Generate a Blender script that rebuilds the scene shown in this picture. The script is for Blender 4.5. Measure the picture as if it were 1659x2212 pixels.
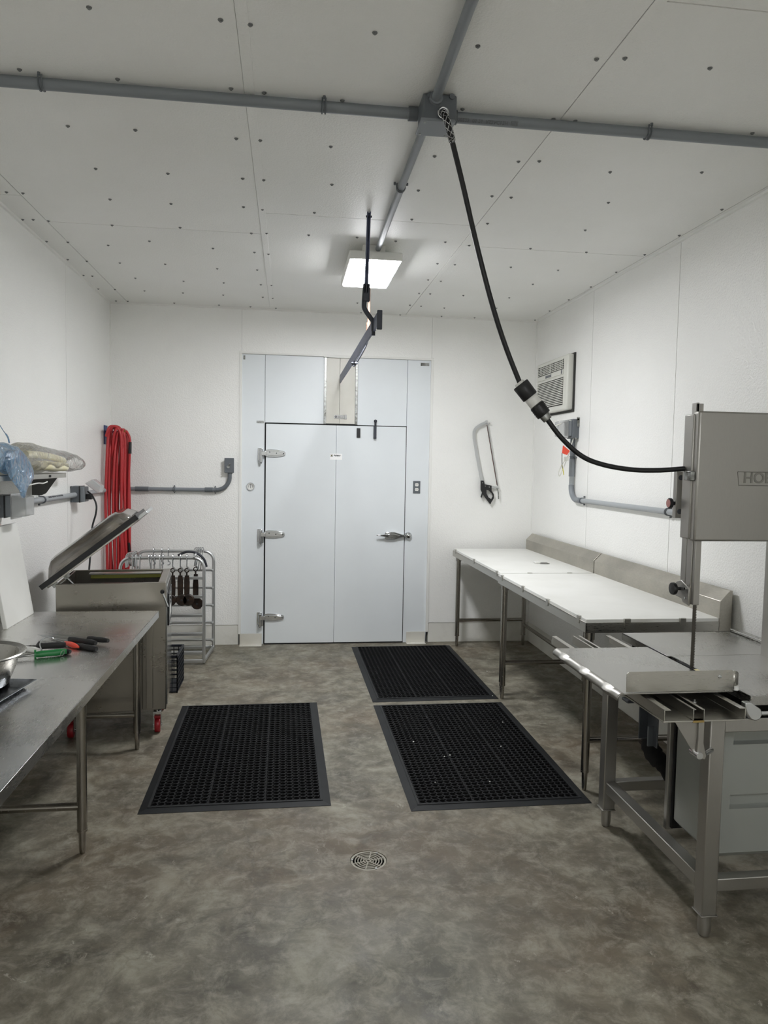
import bpy, bmesh, math, random
from mathutils import Vector, Matrix
random.seed(7)
S = bpy.context.scene
for o in list(bpy.data.objects): bpy.data.objects.remove(o)
COL = S.collection
PI = math.pi

# ------------------------------------------------------------------ camera, world, lights, exposure
FPX, YAW, PITCH, ROLL, CAMH = 1582.11, .1311, -.0644, .0178, 1.6677
Fv = Vector((math.sin(YAW)*math.cos(PITCH), math.cos(YAW)*math.cos(PITCH), math.sin(PITCH)))
R0 = Vector((math.cos(YAW), -math.sin(YAW), 0)); U0 = R0.cross(Fv)
Rv = math.cos(ROLL)*R0 + math.sin(ROLL)*U0
Uv = -math.sin(ROLL)*R0 + math.cos(ROLL)*U0
cd = bpy.data.cameras.new('camera'); cam = bpy.data.objects.new('camera', cd); COL.objects.link(cam)
M = Matrix.Identity(4)
for i in range(3):
    M[i][0] = Rv[i]; M[i][1] = Uv[i]; M[i][2] = -Fv[i]
M.translation = (0, 0, CAMH)
cam.matrix_world = M
cd.sensor_fit = 'VERTICAL'; cd.sensor_height = 36; cd.lens = 36*FPX/2212
cd.clip_start = .05; cd.clip_end = 60
S.camera = cam
S.view_settings.view_transform = 'Standard'; S.view_settings.look = 'None'
S.view_settings.gamma = 1; S.view_settings.use_curve_mapping = False
S.view_settings.exposure = 0.82
S.cycles.max_bounces = 14; S.cycles.diffuse_bounces = 10; S.cycles.glossy_bounces = 6; S.cycles.transparent_max_bounces = 16
LAMP_MAIN = 50.0      # emission strength of the ceiling fixture in view
LAMP_REAR = 66.0      # the same kind of fixture behind the camera
W = bpy.data.worlds.new('world'); S.world = W; W.use_nodes = True
W.node_tree.nodes['Background'].inputs[0].default_value = (.6, .65, .7, 1)
W.node_tree.nodes['Background'].inputs[1].default_value = .02

D, H, WL, WR, YB = 6.716, 3.034, -1.548, 2.307, -3.2
def at(px, py, ax, val):
    """point of the photograph's ray through (px, py) on the plane ax = val"""
    d = Fv + Rv*(px-829.5)/FPX - Uv*(py-1106)/FPX
    i = 'xyz'.index(ax); o = Vector((0, 0, CAMH)); t = (val-o[i])/d[i]
    return o + d*t

# ------------------------------------------------------------------ materials
def lin(c):
    return tuple(((v/255+.055)/1.055)**2.4 if v > 10 else v/255/12.92 for v in c)
MATS = {}
def mat(name, rgb, rough=.5, metal=0, bump=None, var=None, spec=.5, aniso=None, trans=0, alpha=1, emis=None, coat=0):
    """bump=(scale, strength, distance)  var=(scale, rgb2, lo, hi)  aniso=(sx,sy,sz) stretches the noise"""
    m = bpy.data.materials.new(name); m.use_nodes = True; nt = m.node_tree; b = nt.nodes['Principled BSDF']
    b.inputs['Base Color'].default_value = (*lin(rgb), 1); b.inputs['Roughness'].default_value = rough
    b.inputs['Metallic'].default_value = metal; b.inputs['Specular IOR Level'].default_value = spec
    b.inputs['Transmission Weight'].default_value = trans; b.inputs['Alpha'].default_value = alpha
    b.inputs['Coat Weight'].default_value = coat
    tc = nt.nodes.new('ShaderNodeTexCoord'); mp = nt.nodes.new('ShaderNodeMapping')
    nt.links.new(tc.outputs['Object'], mp.inputs[0])
    if aniso: mp.inputs['Scale'].default_value = aniso
    if var:
        n = nt.nodes.new('ShaderNodeTexNoise'); n.inputs['Scale'].default_value = var[0]; n.inputs['Detail'].default_value = 6
        r = nt.nodes.new('ShaderNodeValToRGB')
        r.color_ramp.elements[0].position = var[2]; r.color_ramp.elements[1].position = var[3]
        r.color_ramp.elements[0].color = (*lin(rgb), 1); r.color_ramp.elements[1].color = (*lin(var[1]), 1)
        nt.links.new(mp.outputs[0], n.inputs['Vector']); nt.links.new(n.outputs[0], r.inputs[0])
        nt.links.new(r.outputs[0], b.inputs['Base Color'])
    if bump:
        n = nt.nodes.new('ShaderNodeTexNoise'); n.inputs['Scale'].default_value = bump[0]; n.inputs['Detail'].default_value = 3
        bp = nt.nodes.new('ShaderNodeBump'); bp.inputs['Strength'].default_value = bump[1]; bp.inputs['Distance'].default_value = bump[2]
        nt.links.new(mp.outputs[0], n.inputs['Vector']); nt.links.new(n.outputs[0], bp.inputs['Height'])
        nt.links.new(bp.outputs[0], b.inputs['Normal'])
    if emis:
        b.inputs['Emission Color'].default_value = (*emis[0], 1); b.inputs['Emission Strength'].default_value = emis[1]
    MATS[name] = m
    return m

def steel(name, rgb, rough, stretch, var=.10, bump=.15, dirt=None, mott=.07, smear=.35):
    """brushed stainless steel: fine stretched grain in roughness and bump plus soft smears"""
    m = bpy.data.materials.new(name); m.use_nodes = True; nt = m.node_tree; b = nt.nodes['Principled BSDF']; L = nt.links.new
    b.inputs['Metallic'].default_value = 1
    tc = nt.nodes.new('ShaderNodeTexCoord')
    mp = nt.nodes.new('ShaderNodeMapping'); mp.inputs['Scale'].default_value = stretch; L(tc.outputs['Object'], mp.inputs[0])
    n1 = nt.nodes.new('ShaderNodeTexNoise'); n1.inputs['Scale'].default_value = 40; n1.inputs['Detail'].default_value = 2; L(mp.outputs[0], n1.inputs['Vector'])
    n2 = nt.nodes.new('ShaderNodeTexNoise'); n2.inputs['Scale'].default_value = 3.2; n2.inputs['Detail'].default_value = 6; n2.inputs['Distortion'].default_value = .2
    L(tc.outputs['Object'], n2.inputs['Vector'])
    rr = nt.nodes.new('ShaderNodeMapRange'); rr.inputs[3].default_value = max(.04, rough-var); rr.inputs[4].default_value = rough+var
    ad = nt.nodes.new('ShaderNodeMath'); ad.operation = 'MULTIPLY_ADD'; L(n1.outputs[0], ad.inputs[0]); ad.inputs[1].default_value = 1-smear
    sc = nt.nodes.new('ShaderNodeMath'); sc.operation = 'MULTIPLY'; L(n2.outputs[0], sc.inputs[0]); sc.inputs[1].default_value = smear
    L(sc.outputs[0], ad.inputs[2]); L(ad.outputs[0], rr.inputs[0]); rr.inputs[1].default_value = .3; rr.inputs[2].default_value = .7
    L(rr.outputs[0], b.inputs['Roughness'])
    cr = nt.nodes.new('ShaderNodeValToRGB'); c = lin(rgb); c2 = lin(dirt) if dirt else tuple(v*(1-mott) for v in c)
    cr.color_ramp.elements[0].position = .38; cr.color_ramp.elements[1].position = .62
    cr.color_ramp.elements[0].color = (*c2, 1); cr.color_ramp.elements[1].color = (*c, 1)
    L(ad.outputs[0], cr.inputs[0]); L(cr.outputs[0], b.inputs['Base Color'])
    bp = nt.nodes.new('ShaderNodeBump'); bp.inputs['Strength'].default_value = bump; bp.inputs['Distance'].default_value = .00008
    L(n1.outputs[0], bp.inputs['Height']); L(bp.outputs[0], b.inputs['Normal'])
    MATS[name] = m
    return m

def panel_material(name, rgb, rough, scale, strength, smear):
    """embossed plastic wall panel"""
    m = mat(name, rgb, rough, bump=(scale, strength, .0035)); nt = m.node_tree; b = nt.nodes['Principled BSDF']; L = nt.links.new
    tc = nt.nodes.new('ShaderNodeTexCoord')
    n = nt.nodes.new('ShaderNodeTexNoise'); n.inputs['Scale'].default_value = 1.3; n.inputs['Detail'].default_value = 7; L(tc.outputs['Object'], n.inputs['Vector'])
    r = nt.nodes.new('ShaderNodeValToRGB'); r.color_ramp.elements[0].position = .35; r.color_ramp.elements[1].position = .7
    r.color_ramp.elements[0].color = (*lin(rgb), 1); r.color_ramp.elements[1].color = (*lin(smear), 1)
    L(n.outputs[0], r.inputs[0]); L(r.outputs[0], b.inputs['Base Color'])
    return m
wall_m = panel_material('embossed white wall panel', (243, 243, 240), .28, 100, 1.0, (238, 238, 235))
ceil_m = panel_material('embossed white ceiling panel', (243, 243, 240), .42, 130, .7, (238, 238, 234))
door_m = panel_material('pale blue grey metal panel', (229, 234, 237), .36, 45, .08, (222, 227, 230))
cream_m = mat('cream painted metal', (214, 212, 203), .4, var=(3, (200, 197, 186), .45, .75))
curb_m = mat('white painted curb', (222, 221, 214), .5, bump=(14, .5, .006), var=(6, (205, 203, 194), .5, .8))
seal_m = mat('white silicone', (232, 232, 228), .4, bump=(30, .4, .004))
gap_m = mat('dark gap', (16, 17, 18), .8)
backing_m = mat('panel backing', (120, 120, 116), .8)
galv_m = steel('galvanised steel', (176, 178, 176), .38, (1, 1, 1), .2, .4, dirt=(110, 110, 105))
ss_m = steel('brushed stainless', (190, 188, 181), .32, (1, 14, 14), .08)
ssleg_m = steel('stainless tube', (168, 164, 157), .24, (3, 3, 1), .04, .05)
sstab_m = steel('stainless table top', (222, 221, 218), .27, (14, 1.0, 14), .08, .08, mott=.12, smear=.7)
saw_m = steel('saw stainless', (172, 170, 165), .42, (10, 10, 1), .1, .25)
sawtop_m = steel('saw table stainless', (176, 175, 171), .30, (14, 1.2, 14), .08, .08, mott=.12, smear=.6)
seal_ss_m = steel('machine stainless', (158, 154, 146), .3, (1, 3, 3), .06, .1, mott=.05, smear=.8)
splash_m = steel('smudged stainless splash', (192, 188, 178), .38, (3, 1, 3), .1, .1, mott=.26, smear=.8)
chrome_m = mat('chrome', (200, 202, 204), .12, 1)
alu_m = mat('aluminium', (206, 208, 209), .36, 1, bump=(60, .2, .001))
darkmetal_m = mat('dark steel', (70, 72, 78), .45, .8, bump=(40, .3, .001))
rust_m = mat('oily rusty steel', (50, 43, 39), .5, .6, bump=(60, .5, .002), var=(25, (70, 54, 44), .45, .7))
copper_m = mat('rust brown painted pipe', (150, 118, 98), .6, .1, var=(12, (104, 84, 74), .4, .6))
railm = mat('blue grey painted rail', (92, 98, 122), .42, .5, bump=(30, .3, .001), var=(14, (74, 80, 100), .4, .65))
pvc_m = mat('grey conduit plastic', (128, 133, 138), .42, bump=(12, .08, .001))
pvcdark_m = mat('dark grey conduit plastic', (98, 103, 108), .45)
pvclight_m = mat('pale grey conduit plastic', (158, 162, 165), .42)
rub_m = mat('black rubber', (13, 14, 16), .66, bump=(80, .3, .001), var=(8, (22, 23, 26), .5, .8), spec=.22)
rubedge_m = mat('black rubber border', (24, 26, 28), .58, bump=(60, .2, .001), var=(6, (34, 36, 38), .45, .75), spec=.3)
cable_m = mat('black cable jacket', (22, 23, 25), .5, bump=(50, .25, .001))
blk_m = mat('black plastic', (24, 24, 26), .42)
blkgrip_m = mat('black grip plastic', (30, 30, 31), .62, bump=(160, .5, .001))
poly_m = mat('white polyethylene', (228, 228, 224), .42, bump=(20, .1, .001), var=(3, (219, 219, 214), .4, .7))
white_m = mat('white plastic', (228, 228, 224), .4)
acw_m = mat('off white appliance plastic', (216, 216, 208), .4)
acdark_m = mat('appliance dark slots', (52, 52, 50), .7)
hose_m = mat('red rubber hose', (176, 44, 48), .42, bump=(60, .2, .001))
red_m = mat('red plastic', (150, 24, 34), .35)
redcap_m = mat('orange red plastic', (236, 84, 66), .35)
green_m = mat('green plastic', (30, 122, 62), .38)
yel_m = mat('olive yellow sealing strip', (132, 132, 52), .5)
brass_m = mat('brass', (172, 150, 96), .3, 1)
sawgrey_m = mat('satin grey molded panel', (150, 153, 148), .36, .35, bump=(90, .1, .001))
print_m = mat('black print', (40, 42, 46), .6)
printgrey_m = mat('grey print', (110, 112, 116), .6)
emboss_m = steel('embossed steel', (140, 139, 134), .4, (10, 10, 1), .1, .2)
crate_m = mat('navy black crate plastic', (22, 27, 36), .4)
yellow_m = mat('yellow label', (206, 196, 60), .5)
cream2_m = mat('cream plastic insert', (222, 212, 158), .5)
blade_m = mat('dark blade steel', (96, 92, 86), .45, .9)
knife_m = mat('knife steel', (180, 182, 182), .2, 1)
bowl_m = steel('worn bowl steel', (178, 176, 170), .3, (2, 2, 2), .06, .1)
tray_m = mat('dark tray metal', (120, 124, 130), .25, 1)
clear_m = mat('clear plastic cover', (214, 216, 216), .16, trans=.55, alpha=.75)
smoke_m = mat('smoked clear lid', (150, 143, 132), .06, trans=.85, coat=.5, alpha=.85)
motor_m = mat('dark blue grey plastic', (68, 72, 78), .4)

def film(name, rgb, dens, rgb2=None, scale=6):
    m = bpy.data.materials.new(name); m.use_nodes = True; nt = m.node_tree; nt.nodes.clear(); L = nt.links.new
    out = nt.nodes.new('ShaderNodeOutputMaterial'); mx = nt.nodes.new('ShaderNodeMixShader'); mg = nt.nodes.new('ShaderNodeMixShader')
    tr = nt.nodes.new('ShaderNodeBsdfTransparent'); df = nt.nodes.new('ShaderNodeBsdfDiffuse'); gl = nt.nodes.new('ShaderNodeBsdfGlossy')
    tl = nt.nodes.new('ShaderNodeBsdfTranslucent'); md = nt.nodes.new('ShaderNodeMixShader')
    tr.inputs[0].default_value = (*[.62+.38*v for v in lin(rgb)], 1); df.inputs[0].default_value = (*lin(rgb), 1); tl.inputs[0].default_value = (*lin(rgb), 1)
    gl.inputs['Roughness'].default_value = .16; gl.inputs[0].default_value = (1, 1, 1, 1)
    tc = nt.nodes.new('ShaderNodeTexCoord')
    n = nt.nodes.new('ShaderNodeTexNoise'); n.inputs['Scale'].default_value = scale*3; n.inputs['Detail'].default_value = 4; n.inputs['Distortion'].default_value = 1.2; L(tc.outputs['Object'], n.inputs['Vector'])
    bp = nt.nodes.new('ShaderNodeBump'); bp.inputs['Strength'].default_value = 1; bp.inputs['Distance'].default_value = .03; L(n.outputs[0], bp.inputs['Height'])
    for s in (df, gl, tl): L(bp.outputs[0], s.inputs['Normal'])
    md.inputs[0].default_value = .4; L(df.outputs[0], md.inputs[1]); L(tl.outputs[0], md.inputs[2])
    mr = nt.nodes.new('ShaderNodeMapRange'); mr.inputs[1].default_value = .3; mr.inputs[2].default_value = .7; mr.inputs[3].default_value = dens*.6; mr.inputs[4].default_value = min(1, dens*1.4)
    L(n.outputs[0], mr.inputs[0]); L(mr.outputs[0], mx.inputs[0]); L(tr.outputs[0], mx.inputs[1]); L(md.outputs[0], mx.inputs[2])
    fr = nt.nodes.new('ShaderNodeFresnel'); fr.inputs[0].default_value = 1.5; L(bp.outputs[0], fr.inputs['Normal'])
    fm = nt.nodes.new('ShaderNodeMath'); fm.operation = 'MULTIPLY_ADD'; L(fr.outputs[0], fm.inputs[0]); fm.inputs[1].default_value = 1.0; fm.inputs[2].default_value = .03; fm.use_clamp = True
    L(fm.outputs[0], mg.inputs[0]); L(mx.outputs[0], mg.inputs[1]); L(gl.outputs[0], mg.inputs[2]); L(mg.outputs[0], out.inputs[0])
    return m
blue_m = film('blue plastic film', (160, 206, 242), .42)
clearfilm_m = film('clear plastic film', (240, 240, 236), .13)

def lamp_mat(name, strength):
    return mat(name, (235, 240, 255), .4, emis=((.975, .985, 1.01), strength))

def concrete():
    m = bpy.data.materials.new('sealed mottled concrete'); m.use_nodes = True; nt = m.node_tree; b = nt.nodes['Principled BSDF']; L = nt.links.new
    tc = nt.nodes.new('ShaderNodeTexCoord')
    def noise(sc, det, dist=0, rough=.6, off=0):
        n = nt.nodes.new('ShaderNodeTexNoise'); n.inputs['Scale'].default_value = sc; n.inputs['Detail'].default_value = det
        n.inputs['Distortion'].default_value = dist; n.inputs['Roughness'].default_value = rough
        mp = nt.nodes.new('ShaderNodeMapping'); mp.inputs['Location'].default_value = (off, off*.7, 0); L(tc.outputs['Object'], mp.inputs[0]); L(mp.outputs[0], n.inputs['Vector'])
        return n
    def ramp(src, stops):
        r = nt.nodes.new('ShaderNodeValToRGB'); e = r.color_ramp.elements
        while len(e) < len(stops): e.new(.5)
        for i, (p, c) in enumerate(stops):
            e[i].position = p; e[i].color = (*lin(c), 1) if isinstance(c, tuple) else (c, c, c, 1)
        L(src, r.inputs[0]); return r
    def mix(a, bcol, fac, mode='MIX'):
        x = nt.nodes.new('ShaderNodeMix'); x.data_type = 'RGBA'; x.blend_type = mode
        if hasattr(fac, 'default_value') and not isinstance(fac, float): L(fac, x.inputs[0])
        else: x.inputs[0].default_value = fac
        L(a, x.inputs[6])
        if isinstance(bcol, tuple): x.inputs[7].default_value = (*lin(bcol), 1)
        else: L(bcol, x.inputs[7])
        return x.outputs[2]
    base = ramp(noise(3.4, 10, .5, .70).outputs[0], [(.36, (78, 74, 64)), (.46, (102, 97, 84)), (.54, (120, 115, 101)), (.64, (150, 146, 131))])
    c = base.outputs[0]
    brown = ramp(noise(.9, 5, .3, .5, 3).outputs[0], [(.44, 0.0), (.70, .6)])
    c = mix(c, (104, 84, 62), brown.outputs[0])
    green = ramp(noise(.75, 4, .2, .5, 9).outputs[0], [(.5, 0.0), (.75, .35)])
    c = mix(c, (104, 108, 98), green.outputs[0])
    fine = ramp(noise(11, 9, .4, .75, 1).outputs[0], [(.46, .0), (.66, .6)])
    c = mix(c, (164, 160, 146), fine.outputs[0])
    dark = ramp(noise(5, 9, .5, .74, 5).outputs[0], [(.36, .6), (.5, .0)])
    c = mix(c, (84, 79, 68), dark.outputs[0])
    # small pale flecks where the sealer has worn
    fl = ramp(noise(9, 10, .8, .78, 12).outputs[0], [(.60, 0.0), (.66, .7)])
    big = ramp(noise(1.1, 2, 0, .5, 21).outputs[0], [(.45, 0.0), (.6, 1.0)])
    mm = nt.nodes.new('ShaderNodeMath'); mm.operation = 'MULTIPLY'; L(fl.outputs[0], mm.inputs[0]); L(big.outputs[0], mm.inputs[1])
    c = mix(c, (186, 182, 168), mm.outputs[0])
    # hairline cracks running out from the drain
    vo = nt.nodes.new('ShaderNodeTexVoronoi'); vo.feature = 'DISTANCE_TO_EDGE'; vo.inputs['Scale'].default_value = .62
    dn = noise(3, 5, 0, .6, 2); av = nt.nodes.new('ShaderNodeVectorMath'); av.operation = 'MULTIPLY_ADD'
    L(dn.outputs[1], av.inputs[0]); av.inputs[1].default_value = (.25, .25, .25); L(tc.outputs['Object'], av.inputs[2]); L(av.outputs[0], vo.inputs['Vector'])
    cr = ramp(vo.outputs['Distance'], [(.0, .28), (.0022, 0.0)])
    c = mix(c, (66, 62, 55), cr.outputs[0])
    L(c, b.inputs['Base Color'])
    rr = nt.nodes.new('ShaderNodeMapRange'); rr.inputs[1].default_value = .35; rr.inputs[2].default_value = .65; rr.inputs[3].default_value = .42; rr.inputs[4].default_value = .62
    L(noise(5, 6, .4, .6, 4).outputs[0], rr.inputs[0]); L(rr.outputs[0], b.inputs['Roughness'])
    bp = nt.nodes.new('ShaderNodeBump'); bp.inputs['Strength'].default_value = .25; bp.inputs['Distance'].default_value = .004
    L(noise(22, 8, .6, .7, 8).outputs[0], bp.inputs['Height']); L(bp.outputs[0], b.inputs['Normal'])
    return m
floor_m = concrete()

# ------------------------------------------------------------------ mesh helpers
class G:
    """collects shapes in world coordinates, linked later as ONE mesh object"""
    def __init__(s): s.v = []; s.f = []
    def add(s, vs, fs):
        n = len(s.v); s.v += [tuple(v) for v in vs]; s.f += [tuple(i+n for i in f) for f in fs]; return s
    def box(s, x0, x1, y0, y1, z0, z1):
        x0, x1 = sorted((x0, x1)); y0, y1 = sorted((y0, y1)); z0, z1 = sorted((z0, z1))
        return s.add([(x0,y0,z0),(x1,y0,z0),(x1,y1,z0),(x0,y1,z0),(x0,y0,z1),(x1,y0,z1),(x1,y1,z1),(x0,y1,z1)],
                     [(0,3,2,1),(4,5,6,7),(0,1,5,4),(1,2,6,5),(2,3,7,6),(3,0,4,7)])
    def prism(s, poly, axis, a, b):
        """poly: 2-D outline in the plane across axis (x: yz, y: xz, z: xy), from a to b"""
        n = len(poly)
        def P(u, w, t): return {'x': (t, u, w), 'y': (u, t, w), 'z': (u, w, t)}[axis]
        vs = [P(u, w, a) for u, w in poly] + [P(u, w, b) for u, w in poly]
        return s.add(vs, [tuple(range(n))[::-1], tuple(range(n, 2*n))] + [(i, (i+1) % n, n+(i+1) % n, n+i) for i in range(n)])
    def tube(s, pts, r, seg=12, cap=True, closed=False):
        pts = [Vector(p) for p in pts]; n = len(pts); rs = r if isinstance(r, (list, tuple)) else [r]*n
        rings = []; up = None; base = len(s.v); vs = []; fs = []
        for i, p in enumerate(pts):
            if closed: d = pts[(i+1) % n]-pts[i-1]
            else: d = pts[min(i+1, n-1)]-pts[max(i-1, 0)]
            d.normalize()
            if up is None:
                up = Vector((0, 0, 1)) if abs(d.z) < .9 else Vector((1, 0, 0))
            up = (up - d*up.dot(d))
            if up.length < 1e-6: up = d.orthogonal()
            up.normalize(); sd = d.cross(up)
            for k in range(seg):
                a = 2*PI*k/seg; vs.append(p + (up*math.cos(a)+sd*math.sin(a))*rs[i])
        for i in range(n if closed else n-1):
            j = (i+1) % n
            for k in range(seg):
                k2 = (k+1) % seg; fs.append((i*seg+k, i*seg+k2, j*seg+k2, j*seg+k))
        if cap and not closed:
            fs.append(tuple(range(seg))[::-1]); fs.append(tuple((n-1)*seg+k for k in range(seg)))
        return s.add(vs, fs)
    def cyl(s, p0, p1, r0, r1=None, seg=16):
        return s.tube([p0, p1], [r0, r0 if r1 is None else r1], seg)
    def lathe(s, prof, c, seg=32, axis='z', cap=False):
        """prof: (radius, height) list turned about the axis through c"""
        vs = []; n = len(prof); c = Vector(c)
        for rr, h in prof:
            for k in range(seg):
                a = 2*PI*k/seg; u, w = rr*math.cos(a), rr*math.sin(a)
                vs.append(c + Vector({'z': (u, w, h), 'y': (u, h, w), 'x': (h, u, w)}[axis]))
        fs = [(i*seg+k, i*seg+(k+1) % seg, (i+1)*seg+(k+1) % seg, (i+1)*seg+k) for i in range(n-1) for k in range(seg)]
        if cap: fs += [tuple(range(seg))[::-1], tuple((n-1)*seg+k for k in range(seg))]
        return s.add(vs, fs)
    def hull_box(s, c8): return s.add(c8, [(0,3,2,1),(4,5,6,7),(0,1,5,4),(1,2,6,5),(2,3,7,6),(3,0,4,7)])

def arc(c, r, a0, a1, n, plane='xz'):
    out = []
    for i in range(n+1):
        a = math.radians(a0+(a1-a0)*i/n); u, w = r*math.cos(a), r*math.sin(a); c_ = Vector(c)
        out.append(c_ + Vector({'xz': (u, 0, w), 'xy': (u, w, 0), 'yz': (0, u, w)}[plane]))
    return out
def smooth(pts, n=8, closed=False):
    """Catmull-Rom through the points"""
    P = [Vector(p) for p in pts]; out = []; m = len(P)
    rng = range(m) if closed else range(m-1)
    for i in rng:
        g = (lambda k: P[k % m]) if closed else (lambda k: P[max(0, min(m-1, k))])
        a, b, c, d = g(i-1), g(i), g(i+1), g(i+2)
        for k in range(n):
            t = k/n; out.append(.5*((2*b)+(c-a)*t+(2*a-5*b+4*c-d)*t*t+(3*b-a-3*c+d)*t**3))
    if not closed: out.append(P[-1])
    return out

def finish(ob, m, bevel, sm, solid=0, sub=0):
    me = ob.data
    if m: me.materials.append(m)
    bm = bmesh.new(); bm.from_mesh(me); bmesh.ops.recalc_face_normals(bm, faces=bm.faces); bm.to_mesh(me); bm.free()
    if sm:
        me.shade_smooth(); me.set_sharp_from_angle(angle=math.radians(38))
    if sub:
        md = ob.modifiers.new('sub', 'SUBSURF'); md.levels = sub; md.render_levels = sub
    if solid:
        md = ob.modifiers.new('solid', 'SOLIDIFY'); md.thickness = solid; md.offset = 0
    if bevel:
        md = ob.modifiers.new('bevel', 'BEVEL'); md.width = bevel; md.segments = 2; md.limit_method = 'ANGLE'; md.angle_limit = math.radians(40)
        md.harden_normals = False
ORG = {}
def part(name, g, m, parent=None, bevel=0, sm=True, label=None, solid=0, sub=0, loc=None):
    me = bpy.data.meshes.new(name); ob = bpy.data.objects.new(name, me); COL.objects.link(ob)
    if parent is not None:
        org = ORG[parent.name]; ob.parent = parent; ORG[ob.name] = org
    else:
        org = Vector(loc) if loc is not None else Vector((0, 0, 0)); ob.location = org; ORG[ob.name] = org
    me.from_pydata([tuple(Vector(v)-org) for v in g.v], [], g.f); me.update()
    finish(ob, m, bevel, sm, solid, sub)
    if label: ob['label'] = label
    return ob
def tag(o, label=None, cat=None, group=None, kind=None):
    if label: o['label'] = label
    if cat: o['category'] = cat
    if group: o['group'] = group
    if kind: o['kind'] = kind
    return o
def thing(name, label, cat, loc, group=None):
    o = bpy.data.objects.new(name, None); COL.objects.link(o); o.location = loc; o.empty_display_size = .1
    ORG[o.name] = Vector(loc); return tag(o, label, cat, group)
def solo(name, g, m, label, cat, loc, group=None, **k):
    return tag(part(name, g, m, None, loc=loc, **k), label, cat, group)
def struct(name, g, m, parent=None, **k):
    o = part(name, g, m, parent, **k)
    if parent is None: o['kind'] = 'structure'
    return o
def dup(root, loc, label=None, group=None, rot=None):
    r = root.copy(); COL.objects.link(r); r.location = loc
    if rot is not None: r.rotation_euler = rot
    if label: r['label'] = label
    if group: r['group'] = group
    for ch in list(root.children):
        c = ch.copy(); COL.objects.link(c); c.parent = r
        for g2 in list(ch.children):
            d = g2.copy(); COL.objects.link(d); d.parent = c
    return r
def text_part(name, txt, size, mtx, m, parent, depth=.0004, label=None, align='CENTER', bold=0):
    cu = bpy.data.curves.new(name, 'FONT'); cu.body = txt; cu.size = size; cu.extrude = depth; cu.align_x = align; cu.align_y = 'CENTER'; cu.offset = bold
    tmp = bpy.data.objects.new('tmp', cu); COL.objects.link(tmp); dg = bpy.context.evaluated_depsgraph_get()
    me = bpy.data.meshes.new_from_object(tmp.evaluated_get(dg)); bpy.data.objects.remove(tmp)
    me.name = name; me.materials.clear(); me.materials.append(m)
    org = ORG[parent.name]; me.transform(Matrix.Translation(-org) @ mtx)
    ob = bpy.data.objects.new(name, me); COL.objects.link(ob); ob.parent = parent; ORG[ob.name] = org
    if label: ob['label'] = label
    return ob
def frame_mtx(o, x, y):
    x = Vector(x).normalized(); y = Vector(y); y = (y-x*y.dot(x)).normalized(); z = x.cross(y)
    m = Matrix.Identity(4)
    for i in range(3): m[i][0] = x[i]; m[i][1] = y[i]; m[i][2] = z[i]
    m.translation = o; return m

# ------------------------------------------------------------------ the room
DX, DY = .352, 2.972      # floor drain
g = G()
# floor with a round opening for the drain
x0, x1, y0, y1 = WL-.12, WR+.12, YB-.1, D+.5
N = 32; cr_ = .078
ring = [(DX+cr_*math.cos(2*PI*k/N), DY+cr_*math.sin(2*PI*k/N), 0) for k in range(N)]
sq = []
for k in range(N):
    a = 2*PI*k/N; c_, s_ = math.cos(a), math.sin(a); m_ = .2/max(abs(c_), abs(s_)); sq.append((DX+c_*m_, DY+s_*m_, 0))
low = [(x, y, -.08) for x, y, z in ring]
g.add(ring+sq+low, [(k, (k+1) % N, N+(k+1) % N, N+k) for k in range(N)] + [(k, (k+1) % N, 2*N+(k+1) % N, 2*N+k) for k in range(N)] + [tuple(range(2*N, 3*N))])
a0, a1, b0, b1 = DX-.2, DX+.2, DY-.2, DY+.2
for (p, q, r, s_) in ((x0, a0, y0, y1), (a1, x1, y0, y1), (a0, a1, y0, b0), (a0, a1, b1, y1)):
    g.add([(p, r, 0), (q, r, 0), (q, s_, 0), (p, s_, 0)], [(0, 1, 2, 3)])
struct('floor', g, floor_m, sm=False)

# ceiling: separate sheets with hairline gaps, under one backing
g = G()
g.box(WL-.1, WR+.1, YB-.1, D+.1, H+.012, H+.06)
ceiling = struct('ceiling', g, gap_m, sm=False)
cols = [(WL-.02, -1.391, [YB, -.7, 1.69, 4.13, D+.05]), (-1.391, -.171, [YB, -.33, 2.105, 4.545, D+.05]),
        (-.171, 1.049, [YB, -.7, 1.727, 4.167, D+.05]), (1.049, 2.269, [YB, -.33, 2.11, 4.55, D+.05]), (2.269, WR+.02, [YB, 1.7, D+.05])]
gg = G()
for xa, xb, ys in cols:
    for ya, yb in zip(ys[:-1], ys[1:]):
        gg.box(xa+.0022, xb-.0022, ya+.0028, yb-.0028, H, H+.012)
panels = struct('ceiling_panel', gg, ceil_m, ceiling, sm=False)
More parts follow.
